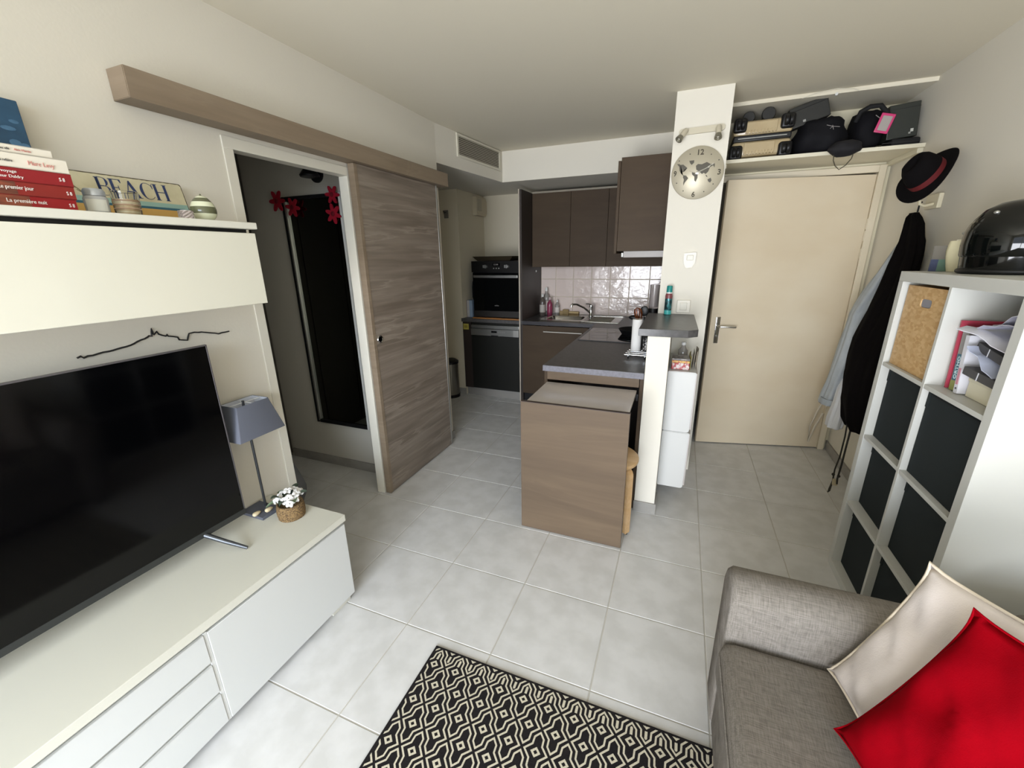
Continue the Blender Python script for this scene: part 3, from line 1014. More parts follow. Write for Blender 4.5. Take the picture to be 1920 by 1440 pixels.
for k, (dx, dy, dz) in enumerate(fl):
    b = B()
    ax = Vector((dx * 0.7 + 0.25 * 0.05, dy * 0.7 - 0.012, 0.05)).normalized()
    rot = ax.to_track_quat('Z', 'Y').to_matrix() @ Matrix.Rotation(rf.uniform(0, 6), 3, 'Z')
    ce = c + Vector((dx, dy, dz))
    for p in range(5):
        a = 2 * PI * p / 5
        rs = []
        for q in range(5):
            f = q / 4
            ww = 0.0075 * math.sin(PI * (0.15 + 0.75 * f)) + 0.001
            pos = Vector((math.cos(a), math.sin(a), 0)) * (0.002 + 0.0165 * f) + Vector((0, 0, 0.006 * f - 0.010 * f * f * f))
            sd = Vector((-math.sin(a), math.cos(a), 0)) * ww
            rs.append([ce + rot @ (pos - sd + Vector((0, 0, 0.003))), ce + rot @ pos, ce + rot @ (pos + sd + Vector((0, 0, 0.003)))])
        b.rings(rs, close=False, caps=False)
    part(b, 'blossom', BLOS, t, smooth=2)
for k, (dx, dy, dz) in enumerate(fl[:8]):
    part(B().tube([c + Vector((dx * 0.4, dy * 0.4, 0.055)), c + Vector((dx, dy, dz))], 0.0014, 5), 'flower_stem', LEAFD, t)

# ================================================================== KITCHEN
# backsplash tiles: each its own piece of the end wall
first = None
TSZ = 0.207
for r in range(3):
    for q in range(7):
        x0 = -0.569 + q * TSZ + 0.002
        x1 = x0 + TSZ - 0.0045
        x0, x1 = max(x0, -0.538), min(x1, 0.858)
        zt = 0.905 + r * 0.2
        b = B().box(x0, x1, 3.592, 3.601, zt + 0.002, zt + 0.1975, 0.003, 2)
        part(b, 'backsplash_tile', BTILE, backw, smooth=0.3)

# worktop
t = thing('kitchen_worktop', 'continuous L-shaped charcoal worktop over the kitchen base units', 'worktop', (0, 2.6, 0.867))
OUT = [(-1.262, 2.95), (0.23, 2.95), (0.23, 1.252), (0.842, 1.252), (0.842, 3.592), (-1.262, 3.592)]
part(B().box(-1.275, 0.232, 2.95, 3.03, 0.868, 0.905, 0.001), 'top', WORK, t)
part(B().box(-1.262, -0.392, 3.03, 3.592, 0.868, 0.905), 'top', WORK, t)
part(B().box(-0.392, 0.447, 3.512, 3.592, 0.868, 0.905), 'top', WORK, t)
part(B().box(0.447, 0.842, 2.95, 3.592, 0.868, 0.905), 'top', WORK, t)
part(B().box(0.232, 0.447, 2.95, 3.03, 0.868, 0.905), 'top', WORK, t)
part(B().box(0.23, 0.842, 1.252, 2.95, 0.868, 0.905, 0.001), 'top', WORK, t)
part(B().box(0.2295, 0.8425, 1.2495, 1.252, 0.868, 0.9035, 0.0005), 'edge_band', EDGE, t, label='grey edge band')
part(B().box(-0.54, 0.2285, 2.948, 2.950, 0.868, 0.9035, 0.0005), 'edge_band', M('dark_edge', '2f2d31', 0.45), t)

# sink
t = thing('kitchen_sink', 'stainless sink with one bowl and ribbed drainer set in the worktop', 'sink', (0.03, 3.27, 0.90))
b = B()
xb0, xb1, yb0, yb1 = -0.342, 0.048, 3.125, 3.405
def ringr(x0, x1, y0, y1, z, r, n=5):
    pts = []
    for cx, cy, a0 in ((x1 - r, y0 + r, -90), (x1 - r, y1 - r, 0), (x0 + r, y1 - r, 90), (x0 + r, y0 + r, 180)):
        for k in range(n):
            a = math.radians(a0 + 90 * k / (n - 1))
            pts.append((cx + r * math.cos(a), cy + r * math.sin(a), z))
    return pts
b.rings([ringr(-0.39, 0.065, 3.032, 3.51, 0.9055, 0.012), ringr(-0.385, 0.062, 3.037, 3.505, 0.912, 0.012), ringr(xb0, xb1, yb0, yb1, 0.911, 0.05),
         ringr(xb0 + 0.006, xb1 - 0.006, yb0 + 0.006, yb1 - 0.006, 0.90, 0.05), ringr(xb0 + 0.015, xb1 - 0.015, yb0 + 0.015, yb1 - 0.015, 0.775, 0.06),
         ringr(xb0 + 0.06, xb1 - 0.06, yb0 + 0.06, yb1 - 0.06, 0.755, 0.06)], caps=False)
b.poly(ringr(xb0 + 0.06, xb1 - 0.06, yb0 + 0.06, yb1 - 0.06, 0.755, 0.06))
part(b, 'bowl', SINKM, t, smooth=0.8)
b = B().box(0.065, 0.445, 3.032, 3.51, 0.9055, 0.9085, 0.002)
b.tube([(0.067, 3.040, 0.910), (0.437, 3.040, 0.910), (0.437, 3.502, 0.910), (0.067, 3.502, 0.910)], 0.005, 6, True)
dr = part(b, 'drainer', SINKM, t)
for k in range(7):
    part(B().tube([(0.13, 3.10 + k * 0.05, 0.909), (0.36, 3.10 + k * 0.05, 0.909)], 0.0045, 6), 'drainer_rib', SINKM, dr)
part(B().lathe([(0.0, 0.757), (0.03, 0.757), (0.032, 0.755)], (-0.147, 3.265, 0), 16), 'drain', CHROME, t)

t = thing('mixer_tap', 'chrome single-lever mixer tap with a long slanted spout behind the sink', 'tap', (0.085, 3.462, 0.912))
b = B().lathe([(0.027, 0.9125), (0.027, 0.918), (0.021, 0.925), (0.020, 1.00), (0.023, 1.01), (0.021, 1.032), (0.0, 1.040)], (0.085, 3.462, 0), 20)
part(b, 'tap_body', CHROME, t)
part(B().tube([(0.072, 3.455, 0.955), (0.02, 3.40, 1.01), (-0.05, 3.345, 1.05), (-0.095, 3.315, 1.052), (-0.104, 3.31, 1.035), (-0.104, 3.31, 1.022)], [0.013, 0.012, 0.011, 0.011, 0.012, 0.012], 12), 'spout', CHROME, t)
part(B().tube([(0.085, 3.455, 1.034), (0.060, 3.44, 1.048), (0.035, 3.42, 1.050)], [0.009, 0.007, 0.005], 8), 'lever', CHROME, t)

# bottles and sponges by the sink
def bottle(x, y, h, r, body_mat, cap_mat, label, liquid=None, neck=0.35):
    t = thing('soap_bottle', label, 'bottle', (x, y, 0.905), group='bottles beside the sink')
    part(B().lathe([(r * 0.92, 0.0), (r, 0.004), (r, h * 0.62), (r * 0.85, h * 0.70), (r * neck, h * 0.80), (r * neck, h * 0.86)], (x, y, 0.905), 18), 'bottle_body', body_mat, t)
    part(B().lathe([(r * neck * 1.15, h * 0.86), (r * neck * 1.15, h * 0.97), (r * 0.2, h)], (x, y, 0.905), 14), 'cap', cap_mat, t)
    part(B().lathe([(r * 1.012, h * 0.15), (r * 1.012, h * 0.5)], (x, y, 0.905), 18), 'bottle_label', liquid or PAPER, t)


CLR = M('clear_bottle_plastic', 'c2bdb6', 0.12, trans=0.55)
bottle(-0.470, 3.43, 0.245, 0.034, M('brown_clear_bottle', '6f665f', 0.12, trans=0.4), WHITE, 'dark clear bottle with white cap beside the tall panel', M('worn_label', 'a9a39b', 0.5))
bottle(-0.455, 3.53, 0.31, 0.036, CLR, WHITE, 'tall colourless bottle at the back, against the wall tiles', M('pale_label', 'cbbfb8', 0.5))
bottle(-0.395, 3.47, 0.205, 0.031, M('pink_soap', '94405a', 0.15, trans=0.25), M('clear_cap', 'b9a6a4', 0.2), 'pink soap bottle between the clear ones', M('pink_label', '8a3550', 0.4))
bottle(-0.325, 3.535, 0.17, 0.028, CLR, WHITE, 'short colourless bottle closest to the sponges', M('white_bottle_label', 'd2cac2', 0.5))
SPY = M('sponge_beige', 'a58f68', 0.95)
t = thing('scouring_sponge', 'upright beige sponge standing by the wall tiles behind the sink bowl', 'sponge', (-0.245, 3.555, 0.905), group='sponges behind the sink')
part(B().box(-0.30, -0.245, 3.545, 3.575, 0.905, 0.945, 0.006), 'sponge', SPY, t)
part(B().box(-0.262, -0.19, 3.535, 3.560, 0.905, 0.967, 0.006), 'sponge', M('sponge_tan', '97825c', 0.95), t)
t = thing('scouring_sponge', 'flat sponge with pale and dark layers lying behind the sink bowl', 'sponge', (-0.13, 3.555, 0.905), group='sponges behind the sink')
part(B().box(-0.185, -0.070, 3.53, 3.58, 0.905, 0.925, 0.004), 'sponge', M('sponge_dark', '7f6a45', 0.95), t)
part(B().box(-0.185, -0.070, 3.53, 3.58, 0.925, 0.945, 0.005), 'scouring_pad', M('sponge_pale', 'c2ac80', 0.95), t)

# base units
t = thing('sink_base_unit', 'dark taupe base unit with a long bar handle under the sink', 'cabinet', (-0.15, 3.2, 0.0))
part(B().box(-0.538, 0.235, 2.972, 3.56, 0.10, 0.745), 'carcass', KITD, t)
d = part(B().box(-0.539, 0.255, 2.952, 2.971, 0.105, 0.860, 0.0015), 'door', KITW, t)
b = B().tube([(-0.30, 2.928, 0.806), (0.105, 2.928, 0.806)], 0.0055, 8)
b.tube([(-0.27, 2.928, 0.806), (-0.27, 2.953, 0.806)], 0.004, 6).tube([(0.075, 2.928, 0.806), (0.075, 2.953, 0.806)], 0.004, 6)
part(b, 'handle', M('satin_handle', 'c9c5bd', 0.4, 0.3), d)
part(B().box(-0.539, 0.24, 3.0, 3.012, 0.0, 0.10), 'plinth', BLACK, t)

t = thing('dishwasher', 'dark steel dishwasher with a lighter control strip under the oven', 'dishwasher', (-0.865, 3.25, 0))
part(B().box(-1.150, -0.580, 2.965, 3.55, 0.10, 0.864), 'body', DISH, t)
part(B().box(-1.152, -0.578, 2.942, 2.965, 0.105, 0.722, 0.002), 'door', DISH, t)
b = B().box(-1.152, -0.578, 2.936, 2.965, 0.726, 0.800, 0.002)
cp = part(b, 'control_strip', STEEL, t)
part(B().box(-1.152, -0.578, 2.945, 2.965, 0.804, 0.840, 0.002), 'top_strip', STEEL, t)
part(B().box(-0.90, -0.835, 2.934, 2.937, 0.763, 0.783), 'display', BLACKG, cp)
part(B().box(-0.905, -0.82, 2.934, 2.937, 0.726, 0.734), 'grip', BLACK, cp)
for k in range(4):
    part(B().lathe([(0.006, 0.0), (0.006, -0.002), (0.0, -0.002)], (-0.81 + k * 0.022, 2.936, 0.771), 10, 'y'), 'button', ALU, cp)
part(B().box(-0.642, -0.578, 2.934, 2.937, 0.728, 0.798), 'badge_plate', ALU, cp)
part(B().box(-1.152, -0.578, 2.985, 3.0, 0.0, 0.095, 0.001), 'plinth', M('grey_plinth', '8a8680', 0.5), t)

t = thing('filler_panel', 'narrow dark brown panel at the end of the base units beside the dishwasher', 'panel', (-1.21, 2.96, 0.1))
part(B().box(-1.260, -1.156, 2.952, 2.972, 0.10, 0.866, 0.001), 'panel', KITD, t)
part(B().box(-1.258, -1.156, 3.0, 3.012, 0.0, 0.10), 'plinth', M('grey_plinth_end', '8a8680', 0.5), t)
t = thing('sticky_note', 'yellow sticky note on the dark panel beside the dishwasher', 'note', (-1.218, 2.95, 0.775))
part(B().box(-1.252, -1.185, 2.949, 2.9515, 0.782, 0.846), 'note', M('yellow_note', 'b7a94e', 0.8), t)
part(B().box(-1.240, -1.200, 2.9478, 2.949, 0.800, 0.830), 'note_print', M('olive_print', '8f8438', 0.8), t)

t = thing('tall_side_panel', 'tall dark brown panel with a pale front edge between oven and sink', 'panel', (-0.56, 3.28, 0))
PAN = M('dark_side_panel', '38302b', 0.5)
part(B().box(-0.571, -0.541, 2.950, 3.598, 0.906, 2.185), 'panel', PAN, t)
part(B().box(-0.571, -0.541, 2.965, 3.598, 0.0, 0.866), 'lower_panel', PAN, t)
part(B().box(-0.573, -0.560, 2.940, 2.950, 0.0, 2.187, 0.001), 'edge_strip', M('pale_edge', 'b5ab9c', 0.5), t, label='pale front edge')
part(B().lathe([(0.010, 0.0), (0.012, 0.004), (0.0, 0.012)], (-0.541, 3.40, 1.40), 12, 'x'), 'hook', WHITE, t)

t = thing('built_in_oven', 'black built-in oven with a bright steel handle bar, standing on the worktop', 'oven', (-0.86, 3.3, 0.92))
part(B().box(-1.150, -0.578, 3.045, 3.56, 0.92, 1.515), 'body', BLACK, t)
part(B().box(-1.155, -0.577, 3.018, 3.045, 1.402, 1.518, 0.002), 'control_panel', M('oven_black', '171615', 0.3), t)
part(B().box(-1.140, -0.580, 3.012, 3.045, 0.995, 1.395, 0.002), 'door', BLACKG, t)
part(B().box(-1.150, -0.578, 3.025, 3.045, 0.922, 0.990, 0.002), 'lower_panel', M('oven_dark_brown', '231f1c', 0.5), t)
b = B().box(-1.115, -0.600, 2.975, 2.990, 1.345, 1.374, 0.004)
b.box(-1.09, -1.07, 2.985, 3.02, 1.350, 1.368).box(-0.645, -0.625, 2.985, 3.02, 1.350, 1.368)
part(b, 'handle', STEEL, t)
for x in (-0.985, -0.735):
    part(B().lathe([(0.020, 0.0), (0.018, -0.018), (0.0, -0.019)], (x, 3.018, 1.462), 18, 'y'), 'knob', STEEL, t)
    part(B().box(x - 0.032, x - 0.022, 3.0165, 3.019, 1.447, 1.477), 'knob_scale', ALU, t)
part(B().box(-0.90, -0.815, 3.0165, 3.019, 1.467, 1.497), 'display', BLACKG, t)
text('12:00', M('display_digits', 'a09a94', 0.5), t, (-0.885, 3.0160, 1.475), (1, 0, 0), (0, 0, 1), 0.014, 0.05)
for k in range(3):
    part(B().lathe([(0.007, 0.0), (0.006, -0.004), (0.0, -0.004)], (-0.888 + k * 0.030, 3.018, 1.443), 10, 'y'), 'button', ALU, t)
text('teka', M('oven_mark', '77736f', 0.5), t, (-0.885, 3.0112, 1.045), (1, 0, 0), (0, 0, 1), 0.016, 0.05)
t = thing('chopping_board', 'thin orange-brown wooden board lying in front of the oven base', 'board', (-0.86, 3.0, 0.905))
part(B().box(-1.145, -0.582, 2.972, 3.018, 0.905, 0.918, 0.003), 'board', M('orange_wood', '8a5a2c', 0.5, col2='a5723d', scale=(3, 60, 60)), t)
t = thing('baking_tray', 'dark brown baking tray lying on top of the oven', 'tray', (-0.90, 3.25, 1.518))
b = B().rings([[(-1.10, 3.06, 1.519), (-0.72, 3.06, 1.519), (-0.72, 3.44, 1.519), (-1.10, 3.44, 1.519)],
               [(-1.145, 3.03, 1.566), (-0.675, 3.03, 1.566), (-0.675, 3.48, 1.566), (-1.145, 3.48, 1.566)],
               [(-1.135, 3.04, 1.566), (-0.685, 3.04, 1.566), (-0.685, 3.47, 1.566), (-1.135, 3.47, 1.566)],
               [(-1.095, 3.065, 1.523), (-0.725, 3.065, 1.523), (-0.725, 3.435, 1.523), (-1.095, 3.435, 1.523)]])
part(b, 'tray_body', M('tray_brown', '3a3225', 0.4, 0.3), t)
t = thing('recipe_tin', 'small speckled grey box standing behind the tray on the oven', 'box', (-0.65, 3.3, 1.518))
part(B().box(-0.69, -0.625, 3.27, 3.35, 1.518, 1.56, 0.003), 'box_body', M('speckled_card', '7d7760', 0.8, col2='a8a084', scale=(150, 150, 150)), t)
part(B().box(-0.691, -0.624, 3.269, 3.351, 1.552, 1.562, 0.002), 'lid', M('speckled_lid', '8d8770', 0.8), t)
t = thing('spice_box', 'small black box on the oven beside the tall panel', 'box', (-0.60, 3.25, 1.518))
part(B().box(-0.622, -0.582, 3.20, 3.28, 1.518, 1.566, 0.003), 'box_body', M('dark_red_black', '1d1214', 0.5), t)
part(B().box(-0.623, -0.581, 3.199, 3.281, 1.556, 1.568, 0.002), 'lid', M('dark_red_lid', '26181a', 0.5), t)
t = thing('tissue_packet', 'narrow pale-blue carton standing on the worktop at the oven\'s wall side', 'carton', (-1.215, 3.1, 0.905))
part(B().box(-1.255, -1.185, 3.06, 3.16, 0.905, 1.095, 0.003), 'carton', M('blue_carton', '8a9db3', 0.7), t)
part(B().box(-1.256, -1.222, 3.058, 3.062, 0.906, 1.094), 'carton_panel', M('white_carton', 'b7b4b3', 0.7), t)
part(B().box(-1.2565, -1.254, 3.058, 3.16, 0.906, 1.094), 'carton_edge', M('red_carton_edge', '8d4a4a', 0.7), t)
t = thing('oven_mitt', 'black oven glove hanging at the side of the oven', 'glove', (-1.165, 3.10, 1.10))
b = B().rings([[(-1.165 + dx * 0.008, 3.10 + 0.05 * dy * w_, z) for dx, dy in ((1, -1), (1, 1), (-1, 1), (-1, -1))] for z, w_ in ((1.10, 0.6), (1.13, 1.0), (1.24, 1.0), (1.30, 0.7), (1.32, 0.3))])
part(b, 'mitt', BLACKM, t)
part(B().tube([(-1.165, 3.10, 1.315), (-1.162, 3.10, 1.35), (-1.156, 3.10, 1.315)], 0.002, 5), 'hanging_loop', BLACKM, t)

# pedal bin
t = thing('pedal_bin', 'slim steel pedal bin with black lid in the recess past the sliding door', 'bin', (-1.40, 2.855, 0))
part(B().lathe([(0.100, 0.0), (0.100, 0.035), (0.0, 0.035)], (-1.40, 2.855, 0), 28), 'base', BLACK, t)
part(B().lathe([(0.094, 0.035), (0.094, 0.40), (0.0, 0.40)], (-1.40, 2.855, 0), 28), 'body', M('bin_steel', '8e8a7f', 0.3, 0.9), t)
part(B().lathe([(0.099, 0.40), (0.099, 0.425), (0.07, 0.445), (0.0, 0.45)], (-1.40, 2.855, 0), 28), 'lid', BLACK, t)
part(B().box(-1.42, -1.38, 2.735, 2.77, 0.005, 0.017, 0.003), 'pedal', BLACK, t)

# fuse box and wall knob
t = thing('meter_box', 'rounded off-white wall box high up in the corner past the oven', 'wall box', (-1.26, 3.42, 2.0))
MB_ = M('old_white_plastic', 'bdb29a', 0.5)
b = B().prism([(3.32, 2.01), (3.55, 2.01), (3.585, 2.045), (3.585, 2.17), (3.55, 2.205), (3.32, 2.205)], 'x', -1.262, -1.212)
part(b, 'box_body', MB_, t)
part(B().box(-1.214, -1.206, 3.335, 3.44, 2.06, 2.185, 0.004), 'box_cover', M('grey_white_plastic', 'aaa28f', 0.5), t)
t = thing('coat_peg', 'small grey peg on the shaded recess wall past the sliding door', 'peg', (-1.40, 2.965, 1.98))
part(B().box(-1.425, -1.375, 2.960, 2.97, 1.96, 2.04, 0.003), 'peg_plate', M('peg_grey', '77726a', 0.6), t)
part(B().tube([(-1.40, 2.962, 2.02), (-1.40, 2.925, 2.01), (-1.40, 2.915, 2.03)], 0.007, 8), 'peg_hook', M('peg_dark', '4c4842', 0.5), t)

# wall units
def wall_unit(x0, x1, label):
    t = thing('wall_unit', label, 'cabinet', ((x0 + x1) / 2, 3.42, 1.448), group='wall units over the sink')
    part(B().box(x0 + 0.002, x1 - 0.002, 3.290, 3.598, 1.452, 2.178), 'carcass', KITD, t)
    part(B().box(x0 + 0.0015, x1 - 0.0015, 3.270, 3.289, 1.448, 2.180, 0.0015), 'door', KITW, t)
    return t


wall_unit(-0.540, -0.126, 'dark taupe wall unit next to the tall panel, first from the oven')
wall_unit(-0.126, 0.254, 'dark taupe wall unit in the middle of the row over the sink')
wall_unit(0.254, 0.855, 'dark taupe wall unit half hidden behind the hood cabinet')
b = B().box(-0.54, 0.855, 3.285, 3.598, 2.182, 2.2)
t = thing('cornice_strip', 'thin grey strip lying along the tops of the wall units', 'strip', (0.1, 3.4, 2.18))
part(b, 'strip', M('cornice_grey', '8f8778', 0.6), t)

# cabinet with the cooker hood, over the hob, door facing the kitchen
t = thing('hood_cabinet', 'dark taupe cabinet over the hob holding the cooker hood, beside the clock pillar', 'cabinet', (0.67, 2.5, 1.58))
part(B().box(0.510, 0.855, 2.20, 2.80, 1.587, 2.226, 0.001), 'carcass', KITW, t)
part(B().box(0.488, 0.508, 2.195, 2.80, 1.570, 2.205, 0.0015), 'door', KITW, t)
part(B().box(0.560, 0.852, 2.205, 2.78, 1.540, 1.587, 0.002), 'hood_visor', M('hood_grey', '6f6b67', 0.4, 0.4), t)
part(B().box(0.545, 0.560, 2.203, 2.235, 1.545, 1.575, 0.002), 'hood_knob', WHITE, t)

# hob
t = thing('induction_hob', 'black glass hob set flush in the peninsula worktop', 'hob', (0.53, 2.39, 0.905))
part(B().box(0.262, 0.800, 2.10, 2.70, 0.905, 0.911, 0.001), 'glass_plate', M('hob_glass', '17171a', 0.05, spec=0.8), t)
part(B().box(0.260, 0.802, 2.098, 2.102, 0.905, 0.9105), 'front_trim', BLACK, t)
for x, y, r in ((0.40, 2.27, 0.075), (0.66, 2.27, 0.10), (0.40, 2.54, 0.10), (0.66, 2.54, 0.075)):
    part(B().tube([(x + r * math.cos(a), y + r * math.sin(a), 0.9111) for a in [2 * PI * i / 36 for i in range(36)]], 0.0006, 4, True), 'cooking_ring', DARKMET, t)

# peninsula base
t = thing('peninsula_base_unit', 'taupe end unit under the peninsula worktop, its front opened by the pull-out table', 'cabinet', (0.54, 2.0, 0))
part(B().box(0.236, 0.256, 1.268, 2.95, 0.0, 0.867), 'side_panel', KITW, t)
part(B().box(0.822, 0.842, 1.262, 2.95, 0.0, 0.867), 'side_panel', KITW, t)
part(B().box(0.257, 0.818, 1.262, 1.280, 0.812, 0.866, 0.001), 'top_rail', TABLEW, t)
part(B().box(0.256, 0.822, 1.95, 1.97, 0.0, 0.867), 'back_panel', KITD, t)
part(B().box(0.256, 0.822, 1.29, 1.95, 0.06, 0.078), 'floor_panel', KITD, t)

t = thing('pull_out_table', 'taupe pull-out table: top leaf and full-height front panel drawn from the peninsula', 'table', (0.525, 1.05, 0))
part(B().box(0.234, 0.818, 0.838, 0.858, 0.004, 0.800, 0.001), 'front_panel', TABLEW, t)
part(B().box(0.256, 0.808, 0.859, 1.258, 0.776, 0.796, 0.001), 'table_top', TOPW, t)
part(B().box(0.2335, 0.8185, 0.8375, 0.8595, 0.800, 0.8035), 'panel_edge', M('dark_edge_line', '41352f', 0.5), t)
for x in (0.262, 0.796):
    part(B().box(x - 0.006, x + 0.006, 0.87, 1.258, 0.752, 0.776), 'runner', DARKMET, t)
part(B().box(0.806, 0.819, 1.245, 1.258, 0.735, 0.775, 0.001), 'latch', BLACK, t)

# stool tucked in
t = thing('bentwood_stool', 'round birch stool with bent legs tucked beside the pull-out table panel', 'stool', (0.69, 1.06, 0))
SX, SY = 0.690, 1.062
part(B().lathe([(0.0, 0.428), (0.168, 0.428), (0.174, 0.434), (0.174, 0.449), (0.170, 0.453), (0.0, 0.453)], (SX, SY, 0), 40), 'seat', WOODL, t)
for k, ang in enumerate((-30, 60, 150, 240)):
    a = math.radians(ang)
    u = Vector((math.cos(a), math.sin(a), 0))
    v = Vector((-u.y, u.x, 0))
    prof = []
    for q in range(7):
        f = math.radians(90 * q / 6)
        prof.append((0.118 + 0.052 * math.sin(f), 0.375 + 0.052 * math.cos(f) - 0.0))
    prof = [(0.06, 0.427)] + prof + [(0.172, 0.012)]
    prof_in = [(0.06, 0.405)] + [(0.118 + 0.030 * math.sin(math.radians(90 * q / 6)), 0.375 + 0.030 * math.cos(math.radians(90 * q / 6))) for q in range(7)] + [(0.150, 0.012)]
    rs = []
    for (ro, zo), (ri, zi) in zip(prof, prof_in):
        ce = Vector((SX, SY, 0))
        rs.append([ce + u * ro - v * 0.019 + Vector((0, 0, zo)), ce + u * ro + v * 0.019 + Vector((0, 0, zo)), ce + u * ri + v * 0.019 + Vector((0, 0, zi)), ce + u * ri - v * 0.019 + Vector((0, 0, zi))])
    lg = part(B().rings(rs), 'leg', WOODL, t, smooth=0.5)
    ce = Vector((SX, SY, 0)) + u * 0.161
    part(B().lathe([(0.009, 0.0), (0.010, 0.012), (0.0, 0.012)], ce, 10), 'foot_pad', M('felt_pad', '4a4038', 0.9), lg)

# bar top
t = thing('bar_top', 'charcoal bar top with clipped corner on the white half wall', 'bar counter', (0.95, 1.58, 1.125))
b = B().prism([(0.795, 1.232), (1.052, 1.236), (1.103, 1.285), (1.092, 1.918), (0.795, 1.918)], 'z', 1.126, 1.166)
bmesh.ops.bevel(b.bm, geom=b.bm.edges[:], offset=0.0015, segments=1, affect='EDGES')
part(b, 'top', WORK, t, smooth=0.4)
t = thing('spray_can', 'turquoise aerosol can with a teal cap standing on the bar by the pillar', 'aerosol', (0.93, 1.85, 1.166))
cx, cy, cz = 0.922, 1.872, 1.166
part(B().lathe([(0.0215, 0.0), (0.0235, 0.003), (0.0235, 0.125), (0.019, 0.142), (0.0, 0.142)], (cx, cy, cz), 24), 'can_body',
     M('teal_can', '3f7d80', 0.25, 0.3, col2='22393d', scale=(60, 60, 30), lo=0.5, hi=0.56), t)
part(B().lathe([(0.0237, 0.003), (0.0237, 0.028), (0.0235, 0.03)], (cx, cy, cz), 24), 'base_band', M('turquoise_band', '49b0ac', 0.3), t)
part(B().lathe([(0.0237, 0.108), (0.0237, 0.126), (0.0195, 0.1415)], (cx, cy, cz), 24), 'shoulder_band', M('maroon_band', '7a4548', 0.3), t)
part(B().lathe([(0.0195, 0.142), (0.0195, 0.150), (0.0, 0.150)], (cx, cy, cz), 24), 'collar', WHITE, t)
part(B().lathe([(0.019, 0.150), (0.0185, 0.188), (0.016, 0.192), (0.0, 0.192)], (cx, cy, cz), 24), 'cap', M('teal_cap', '1b7f7a', 0.3), t)

# things on the peninsula
t = thing('trivet', 'chrome wire trivet on the peninsula worktop against the half wall', 'trivet', (0.755, 1.66, 0.905))
b = B()
for k in range(4):
    y = 1.585 + k * 0.052
    part(B().tube([(0.685 + 0.004 * k, y, 0.932), (0.836, y, 0.932)], 0.0045, 8), 'rod', CHROME, t)
for x in (0.71, 0.815):
    part(B().tube([(x, 1.585, 0.924), (x, 1.741, 0.924)], 0.0035, 6), 'cross_rod', CHROME, t)
for x, y in ((0.71, 1.595), (0.815, 1.595), (0.71, 1.731), (0.815, 1.731)):
    part(B().tube([(x, y, 0.905), (x, y, 0.924)], 0.005, 6), 'foot', BLACK, t)
t = thing('paper_towel_roll', 'white kitchen paper roll standing on the chrome trivet', 'paper roll', (0.745, 1.70, 0.937))
part(B().lathe([(0.010, 0.938), (0.032, 0.938), (0.0325, 0.94), (0.0325, 1.148), (0.031, 1.150), (0.010, 1.150)], (0.745, 1.70, 0), 28), 'roll', M('kitchen_paper', 'dcdad7', 0.9), t)
part(B().lathe([(0.0095, 0.938), (0.0095, 1.1505)], (0.745, 1.70, 0), 14), 'core', M('cardboard', '9a8465', 0.9), t)
t = thing('patterned_tumbler', 'black and white patterned tumbler on the trivet by the half wall', 'tumbler', (0.81, 1.69, 0.937))
part(B().lathe([(0.020, 0.938), (0.023, 1.035), (0.021, 1.036), (0.018, 0.942), (0.0, 0.942)], (0.812, 1.685, 0), 18), 'tumbler_body', M('speckled_black', '18181a', 0.3, col2='a9a6a3', scale=(130, 130, 90), lo=0.5, hi=0.58), t)
part(B().lathe([(0.0235, 1.028), (0.0238, 1.037), (0.021, 1.037)], (0.812, 1.685, 0), 18), 'rim', BLACK, t)

t = thing('utensil_pot', 'dark pot holding cooking utensils behind the paper roll', 'pot', (0.765, 1.98, 0.905))
part(B().lathe([(0.045, 0.0), (0.05, 0.12), (0.046, 0.12), (0.042, 0.006), (0.0, 0.006)], (0.775, 1.99, 0.905), 22), 'pot_body', BLACK, t)
part(B().lathe([(0.0505, 0.110), (0.052, 0.122), (0.046, 0.122)], (0.775, 1.99, 0.905), 22), 'pot_rim', BLACK, t)
COP = M('copper_wire', '9c5630', 0.3, 0.8)
t = thing('copper_whisk', 'copper-coloured balloon whisk standing in the utensil pot', 'whisk', (0.765, 1.98, 0.912))
part(B().tube([(0.770, 1.985, 0.915), (0.735, 1.955, 1.08)], 0.006, 8), 'handle', BLACK, t)
for k in range(5):
    a = PI * k / 5
    d = Vector((math.cos(a), math.sin(a), 0)) * 0.046
    base = Vector((0.735, 1.955, 1.075))
    up = Vector((-0.13, -0.12, 0.98)).normalized()
    pts = []
    for q in range(13):
        f = q / 12
        pts.append(base + up * (0.125 * math.sin(PI * f)) + d * math.cos(PI * f) * math.sin(PI * min(f, 1 - f)) * 1.2 if 0 < q < 12 else base)
    part(B().tube(pts, 0.0022, 5), 'wire_loop', COP, t)
t = thing('ladle', 'black plastic ladle leaning out of the utensil pot toward the sink', 'ladle', (0.76, 2.0, 0.912))
part(B().tube([(0.775, 1.995, 0.915), (0.735, 2.02, 1.08), (0.715, 2.03, 1.13)], 0.005, 8), 'handle', BLACK, t)
part(B().ball((0.690, 2.03, 1.115), 0.040, 0.030, 0.018, 16, 8), 'bowl', BLACK, t)
t = thing('skimmer', 'black slotted skimmer standing upright in the utensil pot', 'skimmer', (0.77, 2.0, 0.912))
part(B().tube([(0.782, 1.99, 0.915), (0.765, 1.985, 1.13)], 0.005, 8), 'handle', BLACK, t)
part(B().ball((0.762, 1.985, 1.17), 0.030, 0.007, 0.038, 16, 8), 'head', BLACK, t)
t = thing('wooden_spatula', 'olive-wood spatula in the utensil pot by the half wall', 'spatula', (0.79, 2.0, 0.912))
part(B().tube([(0.790, 2.0, 0.915), (0.800, 2.0, 1.09)], 0.005, 8), 'handle', M('olive_wood', '8a7440', 0.6), t)
